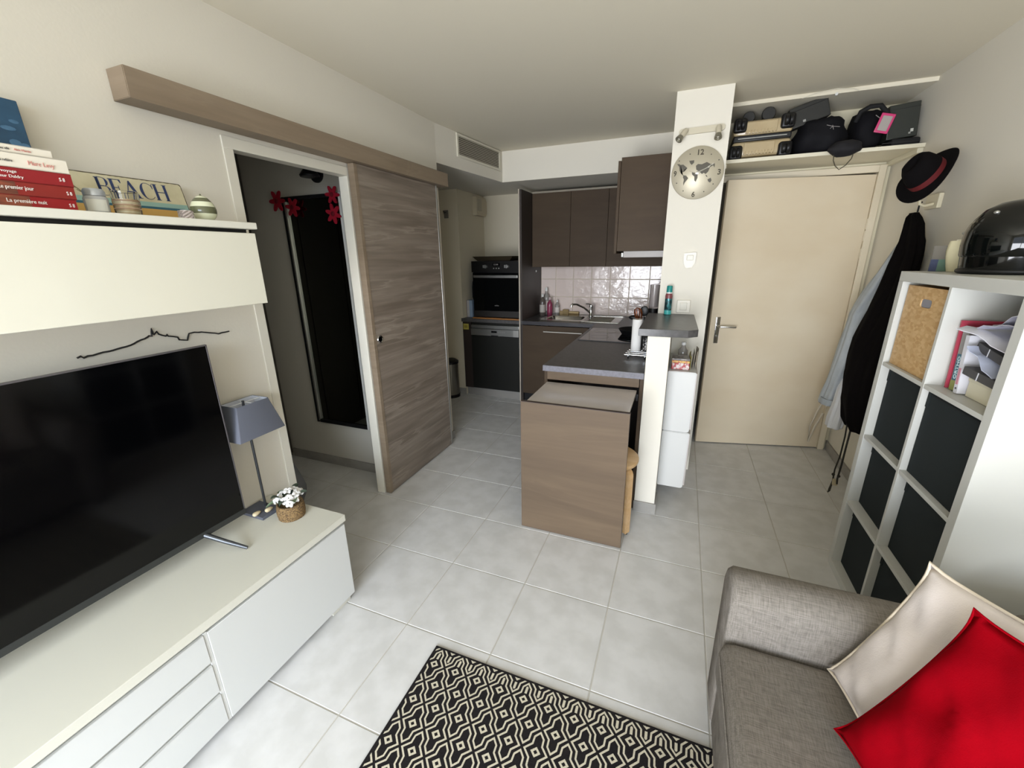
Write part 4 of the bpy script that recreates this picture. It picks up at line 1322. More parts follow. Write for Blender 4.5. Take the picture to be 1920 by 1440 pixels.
part(B().box(0.786, 0.818, 1.997, 2.004, 1.08, 1.145, 0.003), 'blade', M('olive_wood_blade', '7f7a3c', 0.6), t)

t = thing('mill_blender', 'black blender with a tall clear beaker on the worktop corner behind the bar', 'blender', (0.775, 2.86, 0.905))
part(B().lathe([(0.062, 0.0), (0.066, 0.01), (0.062, 0.10), (0.05, 0.15), (0.0, 0.15)], (0.775, 2.86, 0.905), 24), 'motor_base', BLACK, t)
part(B().lathe([(0.044, 0.15), (0.044, 0.185), (0.0, 0.185)], (0.775, 2.86, 0.905), 24), 'coupling', BLACK, t)
part(B().lathe([(0.040, 0.185), (0.044, 0.20), (0.044, 0.395), (0.041, 0.395), (0.040, 0.2), (0.0, 0.195)], (0.775, 2.86, 0.905), 24), 'beaker', M('smoky_clear', 'd9d4d2', 0.08, trans=0.75), t)
t = thing('frying_pan', 'black frying pan set down on the hob behind the utensils', 'pan', (0.63, 2.46, 0.912))
part(B().lathe([(0.0, 0.0), (0.10, 0.0), (0.13, 0.045), (0.126, 0.045), (0.098, 0.006), (0.0, 0.006)], (0.655, 2.47, 0.912), 30), 'pan_body', BLACK, t)
part(B().tube([(0.745, 2.55, 0.952), (0.775, 2.60, 0.968), (0.79, 2.68, 0.975)], [0.011, 0.010, 0.009], 8), 'handle', BLACK, t)

# air vent in the dropped ceiling
ga, gb = Vector((XL, 1.815, 0)), Vector((-0.686, 2.83, 0))
gd = (gb - ga).normalized()
gn = Vector((gd.y, -gd.x, 0))
GM = Matrix((gd, gn, Vector((0, 0, 1)))).transposed().to_4x4()
GM.translation = ga + gd * 0.27
t = thing('air_vent', 'white slatted air vent high on the dropped ceiling by the kitchen', 'vent', ga + gd * 0.55 + Vector((0, 0, 2.32)))
b = B()
gl = 0.70
VW = M('vent_white', 'd5d0bf', 0.5)
b.box(0, gl, 0.0005, 0.012, 2.325, 2.345, 0.002, mat=GM)
b.box(0, gl, 0.0005, 0.012, 2.478, 2.494, 0.002, mat=GM)
b.box(0, 0.022, 0.0005, 0.012, 2.345, 2.478, 0.002, mat=GM)
b.box(gl - 0.022, gl, 0.0005, 0.012, 2.345, 2.478, 0.002, mat=GM)
part(b, 'frame', VW, t)
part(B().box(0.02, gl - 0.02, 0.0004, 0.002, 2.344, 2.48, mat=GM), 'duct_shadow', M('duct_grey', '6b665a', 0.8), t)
for k in range(10):
    z = 2.350 + k * 0.0132
    b = B()
    b.poly([GM @ Vector(p) for p in ((0.022, 0.003, z + 0.004), (gl - 0.022, 0.003, z + 0.004), (gl - 0.022, 0.011, z), (0.022, 0.011, z))], (0, 0, 0.0028))
    part(b, 'slat', VW, t, smooth=0)

# ================================================================== PILLAR: LIGHT, CLOCK, SENSOR, SWITCH
PY = 1.92
t = thing('spotlight_bar', 'white wall bar with two small spotlights above the clock', 'wall light', (1.02, PY, 2.28))
b = B()
pts = []
for k in range(9):
    a = math.radians(-90 + 180 * k / 8)
    pts.append((1.128 + 0.017 * math.cos(a), 2.279 + 0.017 * math.sin(a)))
for k in range(9):
    a = math.radians(90 + 180 * k / 8)
    pts.append((0.905 + 0.017 * math.cos(a), 2.275 + 0.017 * math.sin(a)))
b.prism(pts, 'y', 1.905, 1.9195)
part(b, 'bar', M('lamp_white', 'c3bba5', 0.4), t)
for hx, d in ((0.925, Vector((-0.5, -0.45, -0.74))), (1.108, Vector((0.02, -0.42, -0.90)))):
    d.normalize()
    base = Vector((hx, 1.880, 2.272))
    rot = d.to_track_quat('Z', 'Y').to_matrix()
    b = B().tube([(hx, 1.906, 2.276), (hx, 1.885, 2.274)], 0.008, 8)
    part(b, 'joint', ALU, t)
    hd = part(B().lathe([(0.0, -0.012), (0.013, -0.010), (0.016, 0.0), (0.016, 0.042), (0.0, 0.042)], base, 20, 'z', rot), 'spot_head', M('spot_white', 'bfb7a2', 0.4), t)
    part(B().lathe([(0.0165, 0.042), (0.021, 0.060), (0.021, 0.068), (0.015, 0.068), (0.010, 0.058), (0.0, 0.056)], base, 20, 'z', rot), 'reflector', M('grey_reflector', '8b8778', 0.3, 0.6), hd)
    part(B().lathe([(0.0, 0.062), (0.006, 0.061), (0.008, 0.057)], base, 12, 'z', rot), 'bulb', M('bulb_glass', 'd7d2c4', 0.2), hd)

CX, CZ = 1.016, 2.040
t = thing('wall_clock', 'round brushed-metal wall clock with a dark world map on the white pillar', 'clock', (CX, PY, CZ - 0.15))
CLK = M('brushed_dial', 'b8b09b', 0.42, 0.3)
part(B().lathe([(0.0, 0.0), (0.1475, 0.0), (0.1495, -0.003), (0.1495, -0.016), (0.147, -0.019), (0.0, -0.0195)], (CX, PY - 0.001, CZ), 64, 'y'), 'dial', CLK, t)
MAPM = M('dark_map_print', '484338', 0.4, 0.3)
NUM = M('dark_numerals', '4a453a', 0.5)
YF = PY - 0.0205


def cpoly(pts, name, mat, y=YF, th=0.0008):
    b = B()
    vs_ = [(CX + x / 1000, y, CZ + z / 1000) for x, z in pts]
    b.poly(vs_, (0, -th, 0))
    bmesh.ops.triangulate(b.bm, faces=[f for f in b.bm.faces if len(f.verts) > 4])
    return part(b, name, mat, t, smooth=0)


for pts in ([(-122, 58), (-109, 58), (-100, 52), (-85, 53), (-59, 31), (-75, 24), (-77, 11), (-90, 11), (-95, 6), (-77, -8), (-80, -10), (-95, 4), (-103, 19), (-104, 37), (-112, 48)],
            [(-78, -8), (-62, -11), (-48, -27), (-59, -42), (-67, -52), (-72, -68), (-75, -52), (-73, -34), (-80, -19)],
            [(-52, 71), (-24, 72), (-24, 58), (-36, 47), (-46, 57)],
            [(-11, 40), (0, 49), (22, 46), (49, 56), (71, 43), (95, 44), (95, 22), (86, 35), (70, 26), (62, 2), (49, -11), (38, -3), (28, -9), (12, 6), (-7, 18)],
            [(-31, 6), (-13, 1), (4, -7), (5, -29), (-3, -51), (-12, -42), (-14, -20), (-28, -8)],
            [(63, -42), (80, -34), (87, -49), (80, -61), (68, -53)],
            [(48, -14), (57, -19), (62, -29), (54, -25)]):
    cpoly(pts, 'map_continent', MAPM)
for s_, x, z, h, wd in (('12', 10, 100, 0.030, 0.034), ('3', 124, -18, 0.030, 0.017), ('6', -10, -136, 0.030, 0.018), ('9', -128, -10, 0.030, 0.017)):
    text(s_, NUM, t, (CX + x / 1000, YF, CZ + z / 1000), (1, 0, 0), (0, 0, 1), h, wd, 'c', 'numeral', bold=0.02)
for x, z in ((69, 96), (-114, -51), (-71, -98), (50, -110), (98, -70), (-51, 108), (115, 62), (-110, 75)):
    cpoly([(x + 3.5 * math.cos(a), z + 3.5 * math.sin(a)) for a in [2 * PI * i / 10 for i in range(10)]], 'hour_dot', NUM)
HND = M('steel_hand', '8f8a7c', 0.3, 0.8)


def hand(ang, L, tail, wd, y):
    u = (math.sin(ang), math.cos(ang))
    v = (u[1], -u[0])
    P = lambda a, c_: (a * u[0] + c_ * v[0], a * u[1] + c_ * v[1])
    return cpoly([P(-tail, wd), P(L * 0.8, wd * 0.7), P(L * 0.84, wd * 1.8), P(L, 0), P(L * 0.84, -wd * 1.8), P(L * 0.8, -wd * 0.7), P(-tail, -wd)], 'clock_hand', HND, y, 0.001)


hand(math.radians(63), 108, 14, 2.6, YF - 0.003)
hand(math.radians(66), 78, 12, 3.2, YF - 0.0045)
hand(math.radians(285), 50, 20, 0.8, YF - 0.006)
part(B().lathe([(0.0, -0.008), (0.009, -0.007), (0.010, 0.0)], (CX, YF, CZ), 20, 'y'), 'hub', CHROME, t)

t = thing('motion_sensor', 'small white shield-shaped sensor on the pillar below the clock', 'sensor', (1.025, PY, 1.47))
SW = M('switch_white', 'dbd6c8', 0.35)
part(B().prism([(0.988, 1.565), (1.064, 1.570), (1.063, 1.505), (1.045, 1.475), (1.010, 1.470), (0.992, 1.500)], 'y', 1.902, 1.9195), 'sensor_body', SW, t)
part(B().box(1.008, 1.048, 1.897, 1.903, 1.520, 1.552, 0.003), 'sensor_window', M('sensor_white', 'cfcabb', 0.3), t)
part(B().lathe([(0.010, 0.0), (0.008, -0.003), (0.0, -0.003)], (1.024, 1.902, 1.535), 14, 'y'), 'sensor_dome', SW, t)
t = thing('light_switch', 'square white light switch on the pillar above the bar top', 'switch', (1.020, PY, 1.175))
part(B().box(0.976, 1.062, 1.909, 1.9195, 1.176, 1.262, 0.004), 'switch_plate', SW, t)
part(B().box(0.997, 1.041, 1.904, 1.910, 1.194, 1.244, 0.002), 'rocker', M('rocker_white', 'd0ccbd', 0.3), t)

# shoe cabinets on the half wall, and what stands on them
for z0, lab in ((0.122, 'lower white slim shoe cabinet fixed to the half wall beside the entrance door'), (0.508, 'upper white slim shoe cabinet fixed to the half wall under the bar')):
    t = thing('shoe_cabinet', lab, 'shoe cabinet', (1.045, 1.66, z0), group='slim shoe cabinets on the half wall')
    b = B().prism([(0.968, z0), (1.112, z0), (1.122, z0 + 0.01), (1.126, z0 + 0.384), (0.968, z0 + 0.384)], 'y', 1.402, 1.905)
    bmesh.ops.bevel(b.bm, geom=b.bm.edges[:], offset=0.004, segments=2, affect='EDGES')
    part(b, 'cabinet_body', M('shoe_white', 'c8c8c5', 0.4), t)
    part(B().box(1.122, 1.132, 1.41, 1.898, z0 + 0.02, z0 + 0.378, 0.003), 'flap', M('shoe_grey_white', 'b7b0ab', 0.45), t)
t = thing('tea_tin', 'floral tin with a yellow band and dark lid on the shoe cabinet under the bar', 'tin', (1.035, 1.50, 0.893))
part(B().box(0.984, 1.084, 1.45, 1.55, 0.893, 0.934, 0.003), 'tin_body', M('red_floral_print', 'a02f33', 0.4, col2='c9c1bd', scale=(70, 70, 70), lo=0.45, hi=0.6), t)
part(B().box(0.9835, 1.0845, 1.4495, 1.5505, 0.934, 0.948, 0.002), 'yellow_band', M('yellow_band', 'c7a24c', 0.4, col2='b3543f', scale=(60, 60, 60), lo=0.52, hi=0.62), t)
part(B().box(0.983, 1.085, 1.449, 1.551, 0.948, 0.962, 0.003), 'lid', M('dark_floral_lid', '4e4743', 0.3, col2='8d847d', scale=(60, 60, 60), lo=0.4, hi=0.6), t)
t = thing('water_bottle', 'clear bottle with a white cap behind the floral tin', 'bottle', (1.045, 1.72, 0.893))
part(B().lathe([(0.028, 0.0), (0.030, 0.01), (0.030, 0.06), (0.012, 0.085), (0.012, 0.095)], (1.045, 1.74, 0.893), 18), 'bottle_body', CLR, t)
part(B().lathe([(0.0145, 0.095), (0.0145, 0.113), (0.0, 0.115)], (1.045, 1.74, 0.893), 14), 'cap', WHITE, t)
for k, (x, lab, mt) in enumerate(((1.088, 'olive-yellow card standing beside the floral tin', M('olive_card', '958a4a', 0.7)), (1.104, 'grey-beige envelope standing upright by the entrance side of the shoe cabinet', M('beige_card', 'a39c8e', 0.7)),
                                  (1.117, 'curled beige leaflet at the outer edge of the shoe cabinet', M('beige_leaflet', 'b4ab9a', 0.7)))):
    b = B()
    rs = []
    for q in range(7):
        y = 1.46 + 0.17 * q / 6 + 0.03 * k
        bow = (0.010 * math.sin(PI * q / 6) * (k - 1))
        rs.append([(x + bow, y, 0.893), (x + bow + 0.0015, y, 0.893), (x + bow + 0.0035 + 0.004 * k * 0.3, y, 0.975 + 0.01 * k), (x + bow + 0.002 + 0.004 * k * 0.3, y, 0.975 + 0.01 * k)])
    b.rings(rs)
    solo(b, 'letter_card', mt, lab, 'card', group='cards and letters on the shoe cabinet')

# ================================================================== LUGGAGE SHELF
t = thing('luggage_shelf', 'white shelf board over the entrance door carrying suitcases and bags', 'shelf', (1.70, 2.47, 2.135))
SHM2 = M('shelf_paint', 'd9d3bd', 0.5)
part(B().box(1.173, 2.234, 2.25, 2.689, 2.136, 2.158, 0.001), 'board', SHM2, t)
part(B().box(2.205, 2.234, 2.262, 2.68, 2.108, 2.136, 0.002), 'batten', SHM2, t)
part(B().box(1.173, 1.20, 2.262, 2.68, 2.108, 2.136, 0.002), 'batten', SHM2, t)
ZT = 2.159
SUIT = M('champagne_shell', 'b29f7b', 0.3, col2='bfae8b', scale=(5, 5, 5), coat=0.3)
t = thing('suitcase', 'champagne hard-shell suitcase lying with its black wheels toward the room', 'suitcase', (1.39, 2.48, ZT))
for z0, z1 in ((ZT + 0.018, ZT + 0.112), (ZT + 0.142, ZT + 0.232)):
    part(B().box(1.218, 1.560, 2.300, 2.68, z0, z1, 0.022, 3), 'shell', SUIT, t)
    s_ = part(B().box(1.290, 1.470, 2.292, 2.305, z0 + 0.012, z1 - 0.012, 0.004), 'shell_panel', SUIT, t)
    for k in range(9):
        part(B().box(1.300 + k * 0.019, 1.308 + k * 0.019, 2.288, 2.296, z0 + 0.006, z0 + 0.03, 0.002), 'rib', SUIT, s_)
part(B().box(1.222, 1.556, 2.296, 2.676, ZT + 0.108, ZT + 0.146, 0.008), 'zip_band', BLACK, t)
part(B().box(1.25, 1.53, 2.2935, 2.297, ZT + 0.124, ZT + 0.129), 'zip', STEEL, t)
for x, z in ((1.245, ZT + 0.045), (1.530, ZT + 0.045), (1.255, ZT + 0.205), (1.525, ZT + 0.205)):
    g = part(B().box(x - 0.040, x + 0.040, 2.278, 2.330, z - 0.043, z + 0.043, 0.018, 3), 'corner_guard', BLACK, t)
    for dx in (-0.012, 0.012):
        part(B().lathe([(0.0, dx - 0.010), (0.026, dx - 0.010), (0.029, dx - 0.006), (0.029, dx + 0.006), (0.026, dx + 0.010), (0.0, dx + 0.010)], (x, 2.262, z - 0.004), 22, 'x'), 'wheel', BLACK, g)
t = thing('cabin_case', 'dark cabin case behind the champagne one, only its two upright wheels showing', 'suitcase', (1.36, 2.60, ZT + 0.232))
part(B().box(1.24, 1.50, 2.56, 2.66, ZT + 0.234, ZT + 0.262, 0.010), 'case_body', BLACK, t)
for x, y, z, r in ((1.305, 2.395, ZT + 0.268, 0.036), (1.420, 2.40, ZT + 0.278, 0.041)):
    g = part(B().box(x - 0.028, x + 0.028, y - 0.005, y + 0.20, ZT + 0.234, z + 0.004, 0.010), 'wheel_housing', BLACK, t)
    part(B().lathe([(0.0, -0.012), (r * 0.9, -0.012), (r, -0.006), (r, 0.006), (0.0, 0.008)], (x, y - 0.01, z), 26, 'y'), 'wheel', M('charcoal_rubber', '252421', 0.55), g)
t = thing('document_case', 'tilted dark grey document case wedged between suitcase and rucksack', 'case', (1.62, 2.40, ZT + 0.2))
mt = Matrix.Translation((1.640, 2.38, ZT + 0.265)) @ Matrix.Rotation(math.radians(-18), 4, 'Y') @ Matrix.Rotation(math.radians(4), 4, 'Z')
part(B().box(-0.105, 0.105, -0.03, 0.05, -0.075, 0.045, 0.006, mat=mt), 'case_body', M('charcoal_card', '2b2b28', 0.55), t)
part(B().box(-0.104, 0.104, -0.033, -0.029, 0.020, 0.0225, mat=mt), 'lid_seam', BLACK, t)
part(B().box(-0.045, -0.030, -0.0335, -0.030, -0.058, -0.045, mat=mt), 'emblem', M('silver_mark', '9a9a96', 0.5), t)


def lump(c, r, seed, amp=0.14, sq=0.0, u=26, v=16, floor_z=None):
    b = B()
    rs = []
    for k in range(v + 1):
        ph = PI * k / v
        ring = []
        for i in range(u):
            a = 2 * PI * i / u
            d = Vector((math.sin(ph) * math.cos(a), math.sin(ph) * math.sin(a), -math.cos(ph)))
            if sq:
                mx = max(abs(d.x), abs(d.y), abs(d.z))
                d = d * (1 - sq) + (d / mx) * sq * 0.82
            n_ = noise.noise(d * 1.7 + Vector((seed, 0, 0))) * amp + noise.noise(d * 5 + Vector((seed, 3, 0))) * amp * 0.35
            p = Vector((c[0] + d.x * r[0] * (1 + n_), c[1] + d.y * r[1] * (1 + n_), c[2] + d.z * r[2] * (1 + n_)))
            if floor_z is not None and p.z < floor_z:
                p.z = floor_z
            ring.append(p)
        rs.append(ring)
    return b.rings(rs)


NYL = M('navy_black_nylon', '0b0b10', 0.75, spec=0.25)
t = thing('rucksack', 'black nylon rucksack slumped over the shelf edge with a cord loop hanging down', 'rucksack', (1.78, 2.42, ZT))
part(lump((1.728, 2.42, ZT + 0.10), (0.152, 0.160, 0.125), 2.0, 0.16, 0.35, floor_z=ZT + 0.001), 'pack_body', NYL, t, smooth=1.3)
part(lump((1.83, 2.185, ZT - 0.005), (0.085, 0.050, 0.045), 5.0, 0.15), 'front_pocket', M('dark_grey_mesh', '121115', 0.8), t, smooth=1.3)
b = B().tube([(1.775, 2.175, ZT - 0.03), (1.778, 2.17, ZT - 0.07), (1.792, 2.17, ZT - 0.10), (1.815, 2.17, ZT - 0.122), (1.845, 2.17, ZT - 0.10), (1.868, 2.17, ZT - 0.065), (1.875, 2.175, ZT - 0.025)], 0.0028, 6)
part(b, 'cord_loop', M('olive_cord', '4a4536', 0.8), t)
EMB = M('white_embroidery', '8a8684', 0.7)
for pts in ([(1.722, 2.226, 2.300), (1.75, 2.222, 2.289), (1.79, 2.222, 2.282)], [(1.752, 2.222, 2.295), (1.760, 2.220, 2.270)], [(1.755, 2.221, 2.289), (1.742, 2.222, 2.277)]):
    part(B().tube(pts, 0.0016, 5), 'embroidery', EMB, t)
t = thing('duffel_bag', 'black duffel bag piled behind the rucksack with a pink luggage tag', 'bag', (1.97, 2.48, ZT))
part(lump((1.985, 2.49, ZT + 0.118), (0.092, 0.15, 0.142), 9.0, 0.12, 0.4, floor_z=ZT + 0.001), 'bag_body', M('black_canvas', '0c0b10', 0.8, spec=0.25), t, smooth=1.3)
part(B().tube([(1.90, 2.36, ZT + 0.17), (1.91, 2.33, ZT + 0.215), (1.95, 2.32, ZT + 0.235), (2.00, 2.32, ZT + 0.235), (2.05, 2.34, ZT + 0.19)], 0.014, 8), 'carry_handle', BLACKM, t)
part(B().tube([(1.985, 2.318, ZT + 0.185), (2.00, 2.30, ZT + 0.165), (2.02, 2.30, ZT + 0.16)], 0.002, 5), 'tag_cord', EMB, t)
t = thing('luggage_tag', 'hot-pink luggage tag with a grey window on the black duffel bag', 'tag', (2.045, 2.295, 2.24))
mt = Matrix.Translation((2.030, 2.292, 2.290)) @ Matrix.Rotation(math.radians(14), 4, 'Y')
part(B().box(-0.036, 0.036, 0.0, 0.006, -0.052, 0.052, 0.004, mat=mt), 'tag_frame', M('hot_pink', 'c23a6e', 0.4), t)
part(B().box(-0.024, 0.024, -0.0015, 0.001, -0.040, 0.038, 0.0006, mat=mt), 'tag_window', M('grey_card', '9d9691', 0.5), t)
t = thing('black_folder', 'thin black folder lying at the wall end of the luggage shelf', 'folder', (2.13, 2.42, ZT))
b = B().box(2.085, 2.224, 2.30, 2.62, ZT + 0.0, ZT + 0.045, 0.012, 3)
part(b, 'folder_body', BLACKM, t)
part(B().box(2.04, 2.22, 2.298, 2.31, ZT + 0.020, ZT + 0.024), 'zip', BLACK, t)
t = thing('dark_green_box', 'dark grey-green box with a small white mark standing beside the right wall', 'box', (2.14, 2.46, ZT + 0.046))
mt = Matrix.Translation((2.137, 2.40, ZT + 0.142)) @ Matrix.Rotation(math.radians(-5), 4, 'Y')
part(B().box(-0.073, 0.073, -0.05, 0.10, -0.088, 0.098, 0.004, mat=mt), 'box_body', M('dark_green_card', '252822', 0.5), t)
part(B().box(-0.0735, 0.0735, -0.051, 0.101, 0.070, 0.072, mat=mt), 'lid_line', BLACK, t)
part(B().box(0.038, 0.052, -0.0515, -0.05, -0.062, -0.045, mat=mt), 'emblem', M('white_mark', 'b3b3ac', 0.5), t)
part(B().box(0.030, 0.040, -0.0515, -0.05, -0.072, -0.062, mat=mt), 'emblem', M('white_mark_b', '8d8d86', 0.5), t)
t = thing('hanging_wire', 'loose thin white wire along the ceiling edge above the luggage', 'wire', (1.75, 2.28, 2.49))
part(B().tube([(1.58, 2.288, 2.476), (1.66, 2.27, 2.492), (1.75, 2.26, 2.496), (1.84, 2.275, 2.488), (1.87, 2.285, 2.476)], 0.002, 5), 'wire', VW, t)
part(B().lathe([(0.008, -0.006), (0.008, 0.006), (0.0, 0.006)], (1.755, 2.283, 2.474), 10, 'y'), 'clip', WHITE, t)

# ================================================================== COATS AND HAT
t = thing('coat_rail', 'small cream peg board on the right wall between hat and black coat', 'coat rail', (XR, 2.05, 1.78))
part(B().box(2.213, 2.234, 1.89, 2.02, 1.775, 1.850, 0.004), 'rail_board', M('cream_rail', 'd8cfb4', 0.5), t)
for y in (1.93,):
    part(B().tube([(2.215, y, 1.80), (2.175, y, 1.79), (2.155, y, 1.80), (2.150, y, 1.825)], 0.008, 8), 'peg', M('cream_peg', 'd2c8ab', 0.5), t)


def tangent_center(px, py, cx, rx, ry):
    """centre y of an ellipse at cx whose far side touches the line of sight through (px, py)"""
    d = Vector((px - CAM.x, py - CAM.y)).normalized()
    n = Vector((-d.y, d.x))
    sup = math.sqrt((rx * n.x) ** 2 + (ry * n.y) ** 2)
    return ((px * n.x + py * n.y) - sup - cx * n.x) / n.y


def garment(rows, px, mat, parent, name, folds=7, amp=0.012, seed=0.0, zsub=5):
    """rows: z, sight-line y at px, centre x, radius x, radius y"""
    R = []
    for a, b_ in zip(rows, rows[1:]):
        for k in range(zsub):
            f = k / zsub
            R.append([a[i] + (b_[i] - a[i]) * f for i in range(5)])
    R.append(list(rows[-1]))
    rs = []
    for j, (z, py, cx, rx, ry) in enumerate(R):
        cy = tangent_center(px, py, cx, rx, ry)
        ring = []
        for i in range(48):
            a = 2 * PI * i / 48
            w_ = amp * min(1, j / 6) * (math.sin(folds * a + seed + z * 3) + 0.6 * math.sin((folds * 2 + 1) * a + seed * 2 - z * 5))
            w_ += noise.noise(Vector((math.cos(a) * 1.5, math.sin(a) * 1.5, z * 4 + seed))) * amp * 1.6
            x = cx + (rx + w_) * math.cos(a)
            ring.append((min(x, XR - 0.003), cy + (ry + w_) * math.sin(a), z))
        rs.append(ring)
    return part(B().rings(rs), name, mat, parent, smooth=1.4)


t = thing('black_coat', 'long black coat hanging on the right wall beside the shelf unit', 'coat', (2.13, 1.95, 0.45))
garment([(1.765, 1.925, 2.185, 0.018, 0.03), (1.745, 1.95, 2.175, 0.025, 0.035), (1.70, 1.955, 2.165, 0.035, 0.055), (1.61, 1.935, 2.160, 0.042, 0.060), (1.53, 1.96, 2.155, 0.046, 0.075), (1.37, 2.06, 2.145, 0.06, 0.11), (1.16, 2.20, 2.12, 0.075, 0.14),
         (1.03, 2.30, 2.11, 0.085, 0.15), (0.92, 2.32, 2.105, 0.085, 0.15), (0.81, 2.32, 2.105, 0.085, 0.15), (0.64, 2.27, 2.11, 0.082, 0.14), (0.52, 2.16, 2.125, 0.075, 0.12), (0.475, 2.06, 2.135, 0.06, 0.10)], 2.12, COATB, t, 'coat_body', 5, 0.010, 1.0)
part(B().tube([(2.155, 1.93, 1.76), (2.155, 1.93, 1.80), (2.165, 1.932, 1.812)], 0.004, 6), 'hanging_loop', BLACKM, t)
for k, pts in enumerate((((2.06, 1.90, 0.55), (2.065, 1.895, 0.42), (2.06, 1.885, 0.28), (2.055, 1.90, 0.18), (2.06, 1.905, 0.09), (2.055, 1.915, 0.03), (2.045, 1.895, 0.012), (2.047, 1.88, 0.03), (2.058, 1.895, 0.12)),
                         ((2.075, 1.865, 0.55), (2.075, 1.87, 0.40), (2.072, 1.865, 0.24), (2.070, 1.870, 0.13), (2.075, 1.872, 0.09)))):
    b = B().tube(pts, 0.0055 if k else 0.0045, 6)
    part(b, 'drawstring', M('dark_cord', '2b2823', 0.8), t, smooth=1.2)
part(B().box(2.052, 2.080, 1.872, 1.896, 0.075, 0.118, 0.005), 'cord_stop', M('cream_toggle', 'b7aa8d', 0.6), t)
part(B().ball((2.056, 1.908, 0.14), 0.010, 0.010, 0.010, 10, 6), 'knot', M('dark_knot', '2b2823', 0.8), t)
part(B().ball((2.073, 1.868, 0.15), 0.010, 0.010, 0.010, 10, 6), 'knot', M('dark_knot_b', '2b2823', 0.8), t)

t = thing('grey_jacket', 'pale grey cotton jacket hanging behind the black coat near the door', 'jacket', (2.10, 2.2, 0.5))
garment([(1.66, 1.99, 2.205, 0.008, 0.012), (1.60, 2.05, 2.19, 0.015, 0.02), (1.53, 2.14, 2.165, 0.035, 0.045), (1.32, 2.40, 2.14, 0.06, 0.07), (1.16, 2.57, 2.12, 0.06, 0.07), (0.87, 2.65, 2.085, 0.06, 0.07), (0.66, 2.74, 2.07, 0.06, 0.07), (0.60, 2.77, 2.068, 0.06, 0.07), (0.52, 2.79, 2.066, 0.057, 0.066)],
        2.15, JACK, t, 'sleeve_and_body', 4, 0.007, 2.0)
garment([(0.560, 2.785, 2.067, 0.064, 0.074), (0.515, 2.795, 2.066, 0.063, 0.073)], 2.15, M('grey_cuff', 'a2a8ac', 0.95), t, 'cuff', 4, 0.004, 2.0)
garment([(0.517, 2.797, 2.066, 0.062, 0.072), (0.512, 2.798, 2.066, 0.061, 0.071)], 2.15, M('cuff_shadow_edge', '4d4f52', 0.95), t, 'cuff_shade_band', 4, 0.003, 2.0)  # thin dark band paints the shade at the cuff opening
t = thing('white_tote', 'thin white cotton bag hanging between the grey jacket and the black coat', 'bag', (2.11, 2.2, 0.35))
garment([(0.80, 2.36, 2.12, 0.02, 0.03), (0.70, 2.39, 2.10, 0.035, 0.045), (0.56, 2.43, 2.085, 0.045, 0.055), (0.45, 2.47, 2.08, 0.05, 0.06), (0.39, 2.46, 2.08, 0.045, 0.055)], 2.13, BAGW, t, 'bag_body', 6, 0.007, 4.0)
part(B().tube([(2.10, 2.40, 0.62), (2.06, 2.47, 0.40), (2.04, 2.50, 0.25), (2.05, 2.50, 0.12), (2.06, 2.45, 0.28), (2.075, 2.40, 0.40)], 0.007, 6), 'strap', M('cream_strap', 'c5bca9', 0.9), t)

# hat: brim against the peg, crown toward the room
HATM = M('black_felt', '0e0c0d', 0.95, spec=0.1)
t = thing('fedora_hat', 'black felt hat with a dark red band hanging above the black coat', 'hat', (2.10, 1.90, 1.93))
hat_up = Vector((-0.86, -0.33, 0.56)).normalized()
hat_f = Vector((-0.47, -0.446, -0.765))
hat_f = (hat_f - hat_up * hat_f.dot(hat_up)).normalized()
hat_s = hat_up.cross(hat_f)
HM = Matrix((hat_f, hat_s, hat_up)).transposed().to_4x4()
HM.translation = Vector((2.115, 1.81, 1.925))
NB = 44


def hring(rx, ry, z, dz=0.0, pinch=0.0):
    r = []
    for i in range(NB):
        a = 2 * PI * i / NB
        x, y = rx * math.cos(a), ry * math.sin(a)
        zz = z + dz * (abs(math.sin(a)) ** 2) - 0.012 * (math.cos(a) > 0) * math.cos(a) * (dz != 0)
        if pinch and math.cos(a) > 0:
            y *= 1 - pinch * math.cos(a)
        r.append(HM @ Vector((x, y, zz)))
    return r


b = B().rings([hring(0.088, 0.074, 0.0), hring(0.115, 0.098, -0.004, 0.010), hring(0.142, 0.130, -0.004, 0.022), hring(0.145, 0.133, -0.001, 0.024),
               hring(0.142, 0.130, 0.002, 0.022), hring(0.115, 0.098, 0.003, 0.010), hring(0.090, 0.076, 0.007)], caps=False)
part(b, 'brim', HATM, t, smooth=1.5)
b = B().rings([hring(0.090, 0.076, 0.0), hring(0.089, 0.075, 0.03), hring(0.085, 0.072, 0.06, 0, 0.1), hring(0.078, 0.066, 0.088, 0, 0.25), hring(0.066, 0.054, 0.106, 0, 0.35),
               hring(0.048, 0.034, 0.112, 0, 0.4), hring(0.03, 0.014, 0.098, 0, 0.3), hring(0.004, 0.002, 0.090)])
part(b, 'crown', HATM, t, smooth=1.5)
b = B().rings([hring(0.0915, 0.0775, 0.006), hring(0.0905, 0.0765, 0.034)], caps=False)
part(b, 'hat_band', M('dark_red_ribbon', '5e1619', 0.7), t, smooth=1.5)

